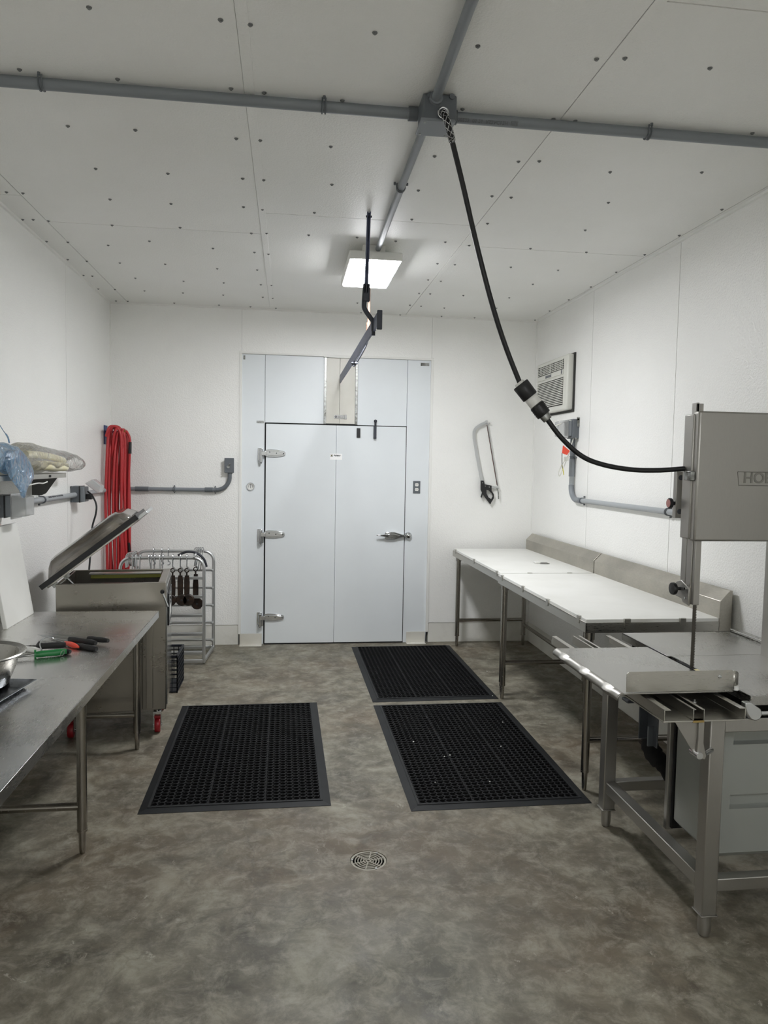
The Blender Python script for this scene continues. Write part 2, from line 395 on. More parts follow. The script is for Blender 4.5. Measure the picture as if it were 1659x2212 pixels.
# joint cover strips along the two long joints
for i, x in enumerate((-.171+.014, 1.049+.014)):
    g = G(); g.box(x-(.0150 if i == 0 else .0140), x+.022, YB, D-.002, H-.0022, H+.002); struct('ceiling_strip', g, ceil_m, ceiling, bevel=.001, sm=False)
SCR = [(0.26, 2.4), (-0.61, 2.41), (-0.22, 2.41), (1.1, 2.41), (-0.13, 2.42), (0.6, 2.42), (1.41, 2.42), (1.01, 2.43), (-0.95, 2.82), (-0.62, 2.83), (-0.22, 2.83), (-0.1, 2.84), (0.65, 2.84), (1.85, 2.84), (0.19, 2.85), (1.02, 2.86), (1.11, 2.86), (-0.64, 3.24), (1.87, 3.24), (-0.91, 3.25), (-0.23, 3.25), (-0.13, 3.25), (1.1, 3.25), (0.17, 3.26), (1.01, 3.27), (0.63, 3.28), (1.46, 3.31), (2.24, 3.67), (1.62, 3.68), (-0.91, 3.69), (-0.58, 3.69), (-0.23, 3.69), (-0.13, 3.69), (0.63, 3.69), (0.2, 3.69), (1.01, 3.7), (1.11, 3.7), (-1.45, 4.09), (-1.37, 4.09), (-0.25, 4.09), (-0.94, 4.1), (-0.63, 4.11), (-0.15, 4.11), (1.1, 4.11), (2.25, 4.11), (0.13, 4.11), (0.67, 4.12), (1.68, 4.12), (0.94, 4.49), (0.4, 4.5), (-0.64, 4.51), (2.24, 4.51), (0.11, 4.51), (-1.46, 4.52), (-0.14, 4.52), (1.49, 4.52), (-1.52, 4.53), (-1.38, 4.53), (1.1, 4.53), (1.86, 4.53), (0.64, 4.53), (-1.03, 4.54), (-0.23, 4.54), (-0.87, 4.82), (-0.49, 4.9), (-1.39, 4.94), (-0.23, 4.94), (2.25, 4.94), (-1.52, 4.95), (-1.15, 4.96), (-0.14, 4.96), (1.5, 4.96), (0.99, 4.97), (1.11, 4.97), (1.84, 4.97), (-0.86, 5.35), (-1.51, 5.36), (2.25, 5.37), (-1.39, 5.38), (-1.17, 5.38), (-0.23, 5.38), (1.8, 5.38), (-0.51, 5.4), (1.01, 5.41), (1.11, 5.43), (-1.52, 5.79), (-1.46, 5.8), (-1.15, 5.8), (-0.5, 5.81), (-0.22, 5.81), (-0.14, 5.81), (2.25, 5.81), (-0.8, 5.82), (1.02, 5.84), (1.11, 5.84), (1.38, 5.84), (1.76, 5.84), (-1.39, 6.21), (-1.16, 6.21), (-1.52, 6.22), (-0.86, 6.22), (-0.54, 6.23), (-0.22, 6.24), (1.77, 6.24), (2.25, 6.25), (-0.14, 6.26), (1.02, 6.28), (0.57, 6.29), (1.12, 6.3), (1.33, 6.33), (-0.99, 6.63), (-0.61, 6.63), (-1.38, 6.64), (-0.34, 6.64), (-1.48, 6.65), (-0.12, 6.66), (2.26, 6.66), (1.38, 6.68), (1.69, 6.68), (0.64, 6.68), (1.0, 6.7)]
for k in range(6): SCR += [(-.6+.55*k, 1.2), (-.6+.55*k, .2)] if k < 5 else []
screwm = mat('dull zinc screw', (128, 130, 130), .5, .3)
def screw_g(x, y):
    return G().lathe([(.0001, -.0068), (.0045, -.0068), (.0048, -.003), (.0085, -.0028), (.0088, 0), (.0001, 0)], (x, y, H), 8)
g0 = screw_g(0, 0)
scr0 = None
for i, (x, y) in enumerate(SCR[:96]):
    if scr0 is None:
        scr0 = part('screw', screw_g(x, y), screwm, ceiling); fx, fy = x, y
    else:
        c = scr0.copy(); COL.objects.link(c); c.location = (x-fx, y-fy, 0); c.parent = ceiling
gs = G()
for x, y in SCR[96:]:
    q = screw_g(x, y); gs.add(q.v, q.f)
tag(part('screw', gs, screwm, ceiling), kind='stuff')

# left and right walls: sheets with joints, over a low curb
def side_wall(name, X, sgn, joints):
    g = G(); g.box(X, X+sgn*.02, YB-.05, D+.02, .0, H+.05)
    b = struct(name, G().box(X+sgn*.013, X+sgn*.06, YB-.05, D+.02, 0, H+.05), backing_m, sm=False)
    ys = [YB-.05]+joints+[D+.013]
    gp = G()
    for ya, yb in zip(ys[:-1], ys[1:]): gp.box(X, X+sgn*.013, ya+.0026, yb-.0026, .188, H)
    struct('wall_panel', gp, wall_m, b, sm=False)
    return b
wl = side_wall('wall_left', WL, -1, [-.8, .45, 1.7, 2.95, 4.195, 5.437])
wr = side_wall('wall_right', WR, 1, [-.8, .45, 1.7, 2.94, 4.187, 5.437])
struct('baseboard_left', G().box(WL+.004, WL-.013, YB, D, 0, .186), curb_m, bevel=.004)
struct('baseboard_right', G().box(WR-.004, WR+.013, YB, D, 0, .186), curb_m, bevel=.004)
# rear wall of the room behind the camera
struct('wall_front', G().box(WL-.06, WR+.06, YB-.06, YB, 0, H+.05), wall_m, sm=False)
# back wall around the cooler front
FX0, FX1, FZ = -.419, 1.305, 2.637
b = struct('wall_back', G().box(WL-.06, FX0-.012, D+.013, D+.09, 0, H+.05).box(FX1+.012, WR+.06, D+.013, D+.09, 0, H+.05).box(FX0-.012, FX1+.012, D+.013, D+.09, FZ+.012, H+.05), backing_m, sm=False)
gp = G()
gp.box(WL, FX0-.0015, D, D+.013, .188, H); gp.box(FX1+.0015, WR, D, D+.013, .188, H); gp.box(FX0+.0015, FX1-.0015, D, D+.013, FZ, H)
struct('wall_panel', gp, wall_m, b, sm=False)
g = G().box(FX0-.030, FX0, D-.0025, D+.004, .188, H-.003); struct('joint_strip', g, wall_m, b, bevel=.001, sm=False)
g = G().box(FX1, FX1+.026, D-.0025, D+.004, .188, H-.003); struct('joint_strip', g, wall_m, b, bevel=.001, sm=False)
struct('baseboard_back', G().box(WL, FX0-.02, D+.004, D+.03, 0, .186).box(FX1+.02, WR, D+.004, D+.03, 0, .186), curb_m, bevel=.004)
struct('trim_1', G().box(FX0-.02, FX0+.004, D-.006, D+.03, .10, FZ+.02), seal_m, bevel=.003)
struct('trim_2', G().box(FX1-.004, FX1+.02, D-.006, D+.03, .10, FZ+.02), seal_m, bevel=.003)
struct('trim_3', G().box(FX0-.02, FX1+.02, D-.008, D+.03, FZ-.002, FZ+.014), seal_m, bevel=.002)
# silicone beads in the corners
def bead(name, a, b_, r):
    a, b_ = Vector(a), Vector(b_); n = 60; pts = []; rs = []
    for i in range(n+1):
        pts.append(a.lerp(b_, i/n)); rs.append(r*(1+.28*math.sin(i*1.7)*math.sin(i*.61)))
    struct(name, G().tube(pts, rs, 8), seal_m)
bead('trim_4', (WL, D, 0), (WL, D, H), .010); bead('trim_5', (WR, D, .2), (WR, D, H), .011)
bead('trim_6', (WL, D, H), (WR, D, H), .011); bead('trim_7', (WL, YB, H), (WL, D, H), .014); bead('trim_8', (WR, YB, H), (WR, D, H), .014)

# ------------------------------------------------------------------ cooler front (door_1) and the small track door (door_2)
P0 = D+.016                                   # face of the fixed panels
d1 = bpy.data.objects.new('door_1', None); COL.objects.link(d1); d1.location = (.435, D, 0); ORG['door_1'] = Vector((.435, D, 0))
tag(d1, kind='structure')
LX0, LX1, LZ0, LZ1 = -.200, 1.079, .012, 2.018
part('backing_panel', G().box(FX0-.02, FX1+.02, P0+.03, P0+.06, 0, FZ+.02), gap_m, d1, sm=False)
part('frame_panel', G().box(FX0, -.2125, P0, P0+.03, 0, FZ), door_m, d1, bevel=.0015, sm=False)
part('frame_panel', G().box(1.0755+.010, FX1, P0, P0+.03, 0, FZ), door_m, d1, bevel=.0015, sm=False)
part('frame_panel', G().box(-.2095, .318, P0, P0+.03, LZ1+.012, FZ), door_m, d1, bevel=.0015, sm=False)
part('frame_panel', G().box(.626, 1.0825, P0, P0+.03, LZ1+.008, FZ), door_m, d1, bevel=.0015, sm=False)
leaf = part('door_leaf', G().box(LX0, .4335, P0-.012, P0+.028, LZ0, LZ1).box(.4355, LX1, P0-.012, P0+.028, LZ0, LZ1), door_m, d1, bevel=.002, sm=False)
part('gasket', G().box(LX0-.007, LX0-.0005, P0-.002, P0+.03, 0, LZ1+.006).box(LX1+.0005, LX1+.007, P0-.002, P0+.03, 0, LZ1+.006).box(LX0-.007, LX1+.007, P0-.002, P0+.03, LZ1+.001, LZ1+.0085).box(LX0-.007, LX1+.007, P0-.01, P0+.03, 0, .011), gap_m, d1, sm=False, label='black rubber door gasket')
# chrome cam-rise hinges
yf = P0-.012
for k, z in enumerate((1.752, 1.018, .254)):
    h = G()
    out = [(-.205, .030), (-.17, .036), (-.10, .034), (-.05, .024), (-.028, .016), (-.024, 0), (-.028, -.016), (-.05, -.024), (-.10, -.032), (-.17, -.032), (-.205, -.026)]
    h.prism([(x, z+w) for x, w in out], 'y', yf-.012, yf)
    h.prism([(x*.93-.012, z+w*.62) for x, w in out], 'y', yf-.021, yf-.010)
    h.box(-.245, -.195, yf-.034, yf-.004, z-.020, z+.018)
    h.cyl((-.243, yf-.020, z-.082), (-.243, yf-.020, z+.035), .0155, seg=14)
    h.cyl((-.243, yf-.020, z-.094), (-.243, yf-.020, z-.082), .008, .012, 12)
    h.box(-.270, -.226, P0-.010, P0+.002, z-.072, z+.046)
    if k: h.cyl((-.222, yf-.016, z-.078), (-.222, yf-.016, z-.01), .0085, seg=12)
    ho = part('hinge', h, chrome_m, d1, bevel=.003, label='chrome strap hinge')
    part('hinge_screw', G().cyl((-.165, yf-.024, z+.012), (-.165, yf-.020, z+.012), .005, seg=8).cyl((-.105, yf-.024, z+.002), (-.105, yf-.020, z+.002), .005, seg=8).cyl((-.042, yf-.024, z), (-.042, yf-.020, z), .005, seg=8), darkmetal_m, ho)
# latch handle
h = G(); z = 1.012
h.prism([(.895, z+.022), (.905, z+.034), (.985, z+.034), (1.0, z+.030), (1.055, z+.012), (1.085, z+.010), (1.085, z-.010), (1.05, z-.014), (1.0, z-.030), (.985, z-.034), (.905, z-.034), (.895, z-.026)], 'y', yf-.03, yf)
h.prism([(.905, z+.020), (.985, z+.018), (1.04, z+.002), (.985, z-.018), (.905, z-.020)], 'y', yf-.042, yf-.03)
hd = part('door_handle', h, chrome_m, d1, bevel=.004, label='chrome pull latch')
part('handle_lever', G().hull_box([(.812, yf-.05, z+.002), (.93, yf-.045, z-.012), (.93, yf-.028, z-.012), (.812, yf-.04, z+.002), (.812, yf-.05, z+.009), (.93, yf-.045, z+.014), (.93, yf-.028, z+.014), (.812, yf-.04, z+.009)]), chrome_m, hd, bevel=.003)
h = G().lathe([(.034, 0), (.034, -.012), (.028, -.026), (.014, -.036), (.0001, -.038)], (1.118, P0, z), 20, 'y'); h.box(1.088, 1.112, P0-.022, P0, z-.012, z+.012)
part('strike', h, chrome_m, d1, bevel=.001)
# maker's sticker across the centre joint
st = part('sticker', G().box(.379, .490, yf-.0012, yf, 1.706, 1.760), mat('bright white label', (254, 254, 254), .5), d1, sm=False, label='small white sticker with black lettering')
fm = lambda x, z: frame_mtx(Vector((x, yf-.0014, z)), (1, 0, 0), (0, 0, 1))
text_part('lettering', 'Advance', .0185, fm(.446, 1.7455), print_m, st, bold=.0008)
text_part('lettering', 'ENERGY TECHNOLOGIES', .0042, fm(.448, 1.7335), printgrey_m, st, bold=.0002)
part('emblem', G().box(.385, .392, yf-.0018, yf-.001, 1.745, 1.752).box(.397, .404, yf-.0018, yf-.001, 1.745, 1.752).box(.385, .392, yf-.0018, yf-.001, 1.733, 1.740).box(.397, .404, yf-.0018, yf-.001, 1.733, 1.740).lathe([(.0001, -.0018), (.0062, -.0018)], (.3945, yf, 1.7425), 14, 'y'), print_m, st, sm=False)
part('emblem_centre', G().lathe([(.0001, -.0022), (.0045, -.0022)], (.3945, yf, 1.7425), 14, 'y'), yel_m, st, sm=False)
# catches at the top of the leaf
part('rubber_pad', G().box(.620, .654, yf-.012, yf, 1.910, 1.998), blk_m, d1, bevel=.004)
h = G().box(.774, .800, yf-.030, yf, 1.905, 2.02); h.cyl((.790, yf-.018, 2.02), (.790, yf-.018, 2.055), .009, seg=12).lathe([(.0001, .018), (.012, .014), (.016, .004), (.013, -.008), (.0001, -.012)], (.790, yf-.018, 2.062), 14)
part('spring_latch', h, darkmetal_m, d1, bevel=.003, label='dark steel spring latch')
# small clips and scuff plates on the fixed panels
part('panel_clip', G().box(-.285, -.220, P0-.003, P0, 2.022, 2.044), galv_m, d1, bevel=.001)
part('panel_clip', G().box(1.205, 1.285, P0-.003, P0, 2.585, 2.612), galv_m, d1, bevel=.001)
part('panel_clip', G().box(-.405, -.388, P0-.003, P0, 2.585, 2.622), galv_m, d1, bevel=.001)
for xa, xb in ((-.425, -.225), (1.115, 1.295)):
    g = G().box(xa, xb, D-.006, D-.002, 0, .105).box(xa, xb, D-.062, D-.004, .0, .004)
    for i in range(3):
        g.lathe([(.0001, .0075), (.006, .0065), (.007, .004)], (xa+.03+i*(xb-xa-.06)/2, D-.035, 0), 10)
    part('floor_bracket', g, cream_m, d1, bevel=.001, label='galvanised angle bracket at the foot of the frame')

d2 = bpy.data.objects.new('door_2', None); COL.objects.link(d2); d2.location = (.47, D, 2.02); ORG['door_2'] = Vector((.47, D, 2.02)); tag(d2, kind='structure')
part('door_leaf', G().box(.338, .460, P0-.008, P0+.02, 2.034, FZ-.012).box(.462, .602, P0-.008, P0+.02, 2.034, FZ-.012), cream_m, d2, bevel=.001, sm=False)
part('edge_strip', G().box(.318, .339, P0-.014, P0+.02, 2.030, FZ-.006), galv_m, d2, bevel=.001, label='mottled galvanised edge strip')
part('edge_strip', G().box(.603, .624, P0-.014, P0+.02, 2.030, FZ-.006), galv_m, d2, bevel=.001, label='mottled galvanised edge strip')
part('header_trim', G().box(.312, .630, P0-.022, P0+.01, FZ-.010, FZ+.012), seal_m, d2, bevel=.002)
part('gasket', G().box(.318, .612, P0-.012, P0+.02, 2.020, 2.030), gap_m, d2, sm=False)
hs = part('hasp', G().box(.412, .505, P0-.014, P0-.008, 2.080, 2.112).box(.505, .528, P0-.012, P0-.008, 2.075, 2.118), chrome_m, d2, bevel=.002, label='zinc hasp plate')
part('hasp_slot', G().box(.440, .492, P0-.0155, P0-.013, 2.090, 2.102), galv_m, hs, bevel=.001)
part('hasp_staple', G().tube(arc((.428, P0-.016, 2.096), .008, 0, 360, 12, 'xz'), .0025, 8), darkmetal_m, hs)

# ------------------------------------------------------------------ ceiling lamps
def lamp(x0, x1, y0, y1, zb, strength, label):
    t = thing('ceiling_light', label, 'light', ((x0+x1)/2, (y0+y1)/2, H))
    part('housing', G().box(x0-.012, x1+.012, y0-.012, y1+.012, zb+.010, zb+.062), white_m, t, bevel=.008)
    part('diffuser', G().box(x0, x1, y0, y1, zb, zb+.012), lamp_mat('lit diffuser', strength), t, bevel=.006)
    for yy in (y0+.02, y1-.08):
        part('mounting_bracket', G().box((x0+x1)/2-.08, (x0+x1)/2+.06, yy, yy+.06, zb+.060, H-.001), white_m, t, bevel=.003)
    for xx in (x0+.03, x1-.03):
        part('clip', G().lathe([(.0001, -.006), (.008, -.004), (.008, .004)], (xx, y1+.012, zb+.04), 10), chrome_m, t)
    return t
lamp(.375, .685, 4.61, 5.29, 2.925, LAMP_MAIN, 'rectangular lit LED light on the ceiling in front of the cooler door')
lamp(.375, .685, -1.55, -.87, 2.925, LAMP_REAR, 'rectangular lit LED light on the ceiling behind the camera')

# ------------------------------------------------------------------ conduits on the ceiling
def clamp(parent, p, d, r, wall):
    """one-hole strap round a conduit: p centre, d direction, wall = vector towards the surface"""
    p = Vector(p); d = Vector(d).normalized(); w = Vector(wall).normalized(); s = d.cross(w)
    g = G(); pts = []
    for i in range(13):
        a = math.radians(-100+200*i/12); pts.append(p - w*math.cos(a)*(r+.003) + s*math.sin(a)*(r+.003))
    pts = [pts[0]+w*r*.9]+pts+[pts[-1]+w*r*.9]
    for off in (-.006, .006): g.tube([q+d*off for q in pts], .003, 6)
    for q in (pts[0]+s*-.010, pts[-1]+s*.010): g.cyl(q-w*.008, q+w*.004, .0055, seg=8)
    part('strap', g, pvcdark_m, parent)
Zc = H-.024
t = thing('ceiling_conduit', 'grey pipe running across the ceiling from left wall to right wall', 'conduit', (.37, 2.855, H))
part('pipe', G().cyl((WL+.01, 2.862, Zc), (.465, 2.862, Zc), .0205, seg=20).cyl((.618, 2.862, Zc), (WR-.01, 2.862, Zc), .0205, seg=20), pvc_m, t)
part('coupling', G().cyl((.445, 2.862, Zc), (.480, 2.862, Zc), .0265, seg=20), pvcdark_m, t)
part('coupling', G().cyl((.612, 2.862, Zc), (.632, 2.862, Zc), .0265, seg=20), pvcdark_m, t)
for x in (-.889, .121, 1.413): clamp(t, (x, 2.862, Zc), (1, 0, 0), .0205, (0, 0, 1))
# printed code on the pipe
mt = frame_mtx(Vector((.74, 2.862-.0160, Zc-.0134)), (1, 0, 0), (0, .64, -.77))
text_part('printed_code', 'AC00225  06 26  RS2AC12H  ||||||', .019, mt, printgrey_m, t, depth=.0012)
XC = .535
t = thing('ceiling_conduit', 'grey pipe running from the square ceiling box towards the camera', 'conduit', (XC, 1.2, H))
part('pipe', G().tube([(XC-.01, 2.74, Zc), (XC-.02, 2.2, Zc), (XC-.02, -.6, Zc)], .0175, 18), pvc_m, t)
clamp(t, (XC-.02, .9, Zc), (0, 1, 0), .0175, (0, 0, 1))
t = thing('ceiling_conduit', 'grey pipe running from the square ceiling box to the lit lamp', 'conduit', (XC, 3.7, H))
part('pipe', G().tube([(XC-.01, 2.84, Zc), (XC, 4.0, Zc), (XC+.01, 4.70, Zc)], .0175, 18), pvc_m, t)
clamp(t, (XC-.005, 3.608, Zc), (0, 1, 0), .0175, (0, 0, 1))
part('end_fitting', G().cyl((XC+.01, 4.66, Zc), (XC+.01, 4.72, Zc), .023, seg=16), pvc_m, t)
t = thing('junction_box', 'square grey junction box on ceiling where the pipes cross', 'junction box', (.54, 2.79, H))
part('box_body', G().box(.478, .605, 2.735, 2.845, 2.937, H-.004), pvcdark_m, t, bevel=.006)
part('cover_plate', G().box(.470, .598, 2.722, 2.852, 2.927, 2.938), pvc_m, t, bevel=.004)
for x, y in ((.486, 2.738), (.583, 2.738), (.486, 2.836), (.583, 2.836)):
    part('cover_screw', G().lathe([(.0001, -.003), (.004, -.003), (.0045, .0)], (x, y, 2.927), 10), galv_m, t)
part('hub', G().cyl((XC-.01, 2.718, Zc), (XC-.01, 2.74, Zc), .0245, seg=18), pvc_m, t)
for x in (.503, .585): part('mounting_ear', G().cyl((x, 2.735, H-.012), (x, 2.728, H-.012), .010, seg=10), pvcdark_m, t)

# ------------------------------------------------------------------ hanging power cable
YC = 2.80
pp = [(958, 243), (966, 262), (975, 298), (1000, 400), (1030, 530), (1063, 657), (1092, 748), (1124, 830)]
c1 = [at(x, y, 'y', 2.725 if i == 0 else (2.70 if i == 1 else (2.715 if i == 2 else YC-.06+.01*i))) for i, (x, y) in enumerate(pp)]
pp2 = [(1178, 900), (1212, 945), (1255, 984), (1300, 1003), (1360, 1014), (1420, 1016), (1482, 1012)]
c2 = [at(x, y, 'y', YC-.01-.009*i) for i, (x, y) in enumerate(pp2)]
t = thing('power_cable', 'thick black cable drooping from the ceiling box to the bandsaw', 'cable', c1[0])
part('upper_cord', G().tube(smooth(c1, 8), .0098, 14), cable_m, t)
part('lower_cord', G().tube(smooth(c2, 8), .0098, 14), cable_m, t)
part('cord_grip_ring', G().tube(arc(c1[0]+Vector((0, .004, 0)), .019, 0, 360, 20, 'xz'), .004, 8), chrome_m, t, label='bright ring where the cable leaves the box')
g = G(); sp = smooth(c1[:3]+[c1[2].lerp(c1[3], .05)], 10)
for sgn in (1, -1):
    for k in range(4):
        q = []
        for i, p in enumerate(sp):
            dvec = (sp[min(i+1, len(sp)-1)]-sp[max(i-1, 0)]).normalized(); u = Vector((0, 1, 0)); u = (u-dvec*u.dot(dvec)).normalized(); w = dvec.cross(u)
            a = sgn*i*.38+k*PI/2; q.append(p+(u*math.cos(a)+w*math.sin(a))*.0125)
        g.tube(q, .0011, 5)
part('mesh_grip', g, chrome_m, t, label='woven wire strain relief sleeve')
A, B = c1[-1], c2[0]; ax = (B-A).normalized(); ln = (B-A).length
def seg(name, f0, f1, r0, r1, m, **k): return part(name, G().tube([A+ax*ln*f0, A+ax*ln*(f0+.02), A+ax*ln*(f1-.02), A+ax*ln*f1], [r0*.93, r0, r1, r1*.93], 24), m, t, **k)
cp = seg('connector_cap', -.06, .04, .020, .023, white_m); seg('connector_shell', .0, .40, .0335, .0325, blk_m, label='black upper connector shell')
seg('connector_collar', .38, .66, .0265, .0265, white_m, label='white connector collar'); seg('connector_band', .62, .66, .028, .028, galv_m)
pl_ = seg('plug_shell', .64, .95, .0295, .029, blk_m, label='black ribbed plug shell'); seg('plug_clamp', .93, 1.10, .021, .019, galv_m)
for f in (.68, .74, .80, .86): part('rib', G().tube([A+ax*ln*f, A+ax*ln*(f+.02)], .0305, 24), blk_m, pl_)

# ------------------------------------------------------------------ overhead rail and its hangers
t = thing('meat_rail', 'blue grey steel overhead rail ending at the small door above the cooler', 'rail', (.46, 5.2, 2.43))
part('bar', G().box(.455, .465, 3.88, P0-.05, 2.395, 2.465), railm, t, bevel=.002)
part('end_stop', G().box(.455, .482, 3.86, 3.875, 2.375, 2.475), darkmetal_m, t, bevel=.003)
part('bolt', G().cyl((.445, 5.259, 2.385), (.475, 5.259, 2.385), .012, seg=8).cyl((.44, 5.259, 2.385), (.485, 5.259, 2.385), .007, seg=10), darkmetal_m, t)
t = thing('rail_hanger', 'dark steel hanger from ceiling holding the near end of the rail', 'hanger', (.42, 4.05, H))
part('channel', G().hull_box([(.403, 4.035, 2.60), (.409, 4.035, 2.60), (.409, 4.055, 2.60), (.403, 4.055, 2.60), (.412, 4.035, H-.002), (.418, 4.035, H-.002), (.418, 4.055, H-.002), (.412, 4.055, H-.002)]).hull_box([(.417, 4.035, 2.60), (.423, 4.035, 2.60), (.423, 4.055, 2.60), (.417, 4.055, 2.60), (.426, 4.035, H-.002), (.432, 4.035, H-.002), (.432, 4.055, H-.002), (.426, 4.055, H-.002)]).hull_box([(.403, 4.052, 2.60), (.423, 4.052, 2.60), (.423, 4.056, 2.60), (.403, 4.056, 2.60), (.412, 4.052, H-.002), (.432, 4.052, H-.002), (.432, 4.056, H-.002), (.412, 4.056, H-.002)]), railm, t)
part('top_bolt', G().cyl((.406, 4.045, H-.025), (.438, 4.045, H-.025), .006, seg=8), darkmetal_m, t)
part('clevis', G().box(.396, .434, 4.035, 4.065, 2.555, 2.65), darkmetal_m, t, bevel=.003)
part('bent_arm', G().tube(smooth([(.408, 4.05, 2.62), (.404, 4.05, 2.54), (.410, 4.05, 2.512), (.440, 4.05, 2.470), (.456, 4.05, 2.448), (.4585, 4.05, 2.40)], 6), .0135, 12), darkmetal_m, t)
part('foot_bolt', G().cyl((.458, 4.05, 2.375), (.458, 4.05, 2.402), .010, seg=8), darkmetal_m, t)
t = thing('rail_hanger', 'rust brown pipe hanger hidden behind the lamp, holding the rail', 'hanger', (.585, 5.5, H))
part('pipe', G().cyl((.585, 5.5, 2.72), (.585, 5.5, H), .010, seg=12), copper_m, t)
part('sleeve', G().cyl((.582, 5.5, 2.60), (.582, 5.5, 2.72), .016, seg=12), copper_m, t)
part('hook_arm', G().tube(smooth([(.582, 5.5, 2.61), (.560, 5.5, 2.54), (.50, 5.5, 2.43), (.474, 5.5, 2.395)], 6), .009, 10), darkmetal_m, t)

# ------------------------------------------------------------------ wall fittings, back wall
t = thing('light_switch', 'grey weatherproof toggle switch box left of the cooler door', 'switch', (-.52, D, 1.64))
part('box_body', G().box(-.558, -.482, D-.048, D, 1.578, 1.698), pvcdark_m, t, bevel=.005)
part('cover_plate', G().box(-.562, -.478, D-.056, D-.047, 1.572, 1.704), pvcdark_m, t, bevel=.003)
part('toggle_lever', G().tube([(-.528, D-.058, 1.628), (-.510, D-.064, 1.655)], [.008, .005], 10).cyl((-.528, D-.066, 1.625), (-.528, D-.054, 1.625), .013, seg=16), galv_m, t)
for q in ((-.555, 1.58), (-.485, 1.58), (-.555, 1.696), (-.485, 1.696)):
    part('cover_screw', G().cyl((q[0], D-.060, q[1]), (q[0], D-.05, q[1]), .006, seg=10), pvcdark_m, t)
t = thing('wall_conduit', 'grey conduit from behind red hose up to switch box', 'conduit', (-1.0, D, 1.417))
path = [(WL+.04, D-.026, 1.417), (-.66, D-.026, 1.417)] + arc((-.635, D-.026, 1.535), .118, 270, 355, 10) + [(-.517, D-.026, 1.578)]
path = [Vector(p) for p in path]
part('pipe', G().tube(path, .017, 16), pvc_m, t)
part('coupling', G().cyl((-1.335, D-.026, 1.417), (-1.22, D-.026, 1.417), .0215, seg=16), pvcdark_m, t)
part('coupling', G().cyl((-.735, D-.026, 1.417), (-.665, D-.026, 1.417), .0215, seg=16), pvcdark_m, t)
part('bend', G().tube(path[2:], .0185, 16), pvcdark_m, t)
for x in (-1.0, -.645): clamp(t, (x, D-.026, 1.417), (1, 0, 0), .017, (0, 1, 0))
t = thing('wall_outlet', 'dark grey plate with two white sockets right of the cooler door', 'outlet', (1.19, P0, 1.465))
part('plate', G().box(1.156, 1.224, P0-.006, P0, 1.407, 1.522), pvcdark_m, t, bevel=.002)
for z in (1.487, 1.443): 
    s_ = part('socket', G().prism([(1.19+.017*math.cos(a*PI/12), z+min(.014, max(-.014, .019*math.sin(a*PI/12)))) for a in range(24)], 'y', P0-.009, P0-.004), white_m, t)
    part('socket_slot', G().box(1.182, 1.1845, P0-.0095, P0-.008, z-.004, z+.006).box(1.1945, 1.197, P0-.0095, P0-.008, z-.003, z+.005), print_m, s_, sm=False)
t = thing('dial_thermometer', 'small round chrome rimmed dial gauge left of the cooler door', 'thermometer', (-.335, P0, 1.45))
part('rim', G().lathe([(.036, 0), (.037, -.008), (.034, -.012), (.029, -.012), (.028, -.006)], (-.335, P0, 1.45), 28, 'y'), chrome_m, t)
part('dial_face', G().lathe([(.0001, -.006), (.029, -.006)], (-.335, P0, 1.45), 28, 'y'), white_m, t)
part('needle', G().box(-.337, -.333, P0-.0085, P0-.006, 1.435, 1.472).tube(arc((-.335, P0-.0075, 1.45), .019, -30, 210, 20, 'xz'), .0012, 6), print_m, t)

# hand meat saw hanging on the back wall
def A_(px, py, y): return at(px, py, 'y', y)
ys = D-.030
t = thing('hand_meat_saw', 'bow shaped butcher hand saw hanging on back wall right of door', 'saw', A_(1052, 915, ys))
fr = [(1052, 913), (1046, 914), (1034, 920), (1026, 928), (1024, 940), (1028, 970), (1034, 1003), (1041, 1038)]
g = G(); pts = smooth([A_(x, y, ys) for x, y in fr], 5)
n_ = len(pts)
for i in range(n_-1):
    a, b_ = pts[i], pts[i+1]; dv = (b_-a).normalized(); nv = Vector((-dv.z, 0, dv.x))*.0125
    g.hull_box([a-nv+Vector((0, -.006, 0)), b_-nv+Vector((0, -.006, 0)), b_-nv+Vector((0, .006, 0)), a-nv+Vector((0, .006, 0)), a+nv+Vector((0, -.006, 0)), b_+nv+Vector((0, -.006, 0)), b_+nv+Vector((0, .006, 0)), a+nv+Vector((0, .006, 0))])
part('bow_frame', g, alu_m, t)
part('blade', G().tube([A_(1052.5, 914, ys), A_(1075, 1050, ys)], .0045, 6), knife_m, t)
part('blade_back', G().tube([A_(1051.5, 918, ys-.004), A_(1073.5, 1048, ys-.004)], .0028, 6), mat('brown tinted blade edge', (92, 52, 48), .5, .4), t)
part('tension_nut', G().cyl(A_(1050, 911, ys-.014), A_(1050, 911, ys+.02), .012, seg=10).cyl(A_(1057, 914, ys-.01), A_(1057, 914, ys+.01), .007, seg=10), chrome_m, t)
part('lower_arm', G().tube([A_(1058, 1052, ys), A_(1078, 1054, ys)], .010, 8), alu_m, t)
part('tension_lever', G().tube(smooth([A_(1073, 1054, ys-.005), A_(1076, 1062, ys-.005), A_(1077, 1078, ys-.005)], 5), .005, 8), galv_m, t)
hp = [(1038, 1038), (1045, 1038), (1047, 1046), (1062, 1049), (1062, 1060), (1067, 1068), (1067, 1076), (1062, 1084), (1059, 1090), (1054, 1083), (1047, 1074), (1043, 1068), (1040, 1076), (1038, 1073), (1041, 1064), (1038, 1058)]
hole = [(1051, 1058), (1055, 1059), (1062, 1066), (1064, 1072), (1061, 1078), (1055, 1074), (1051, 1066)]
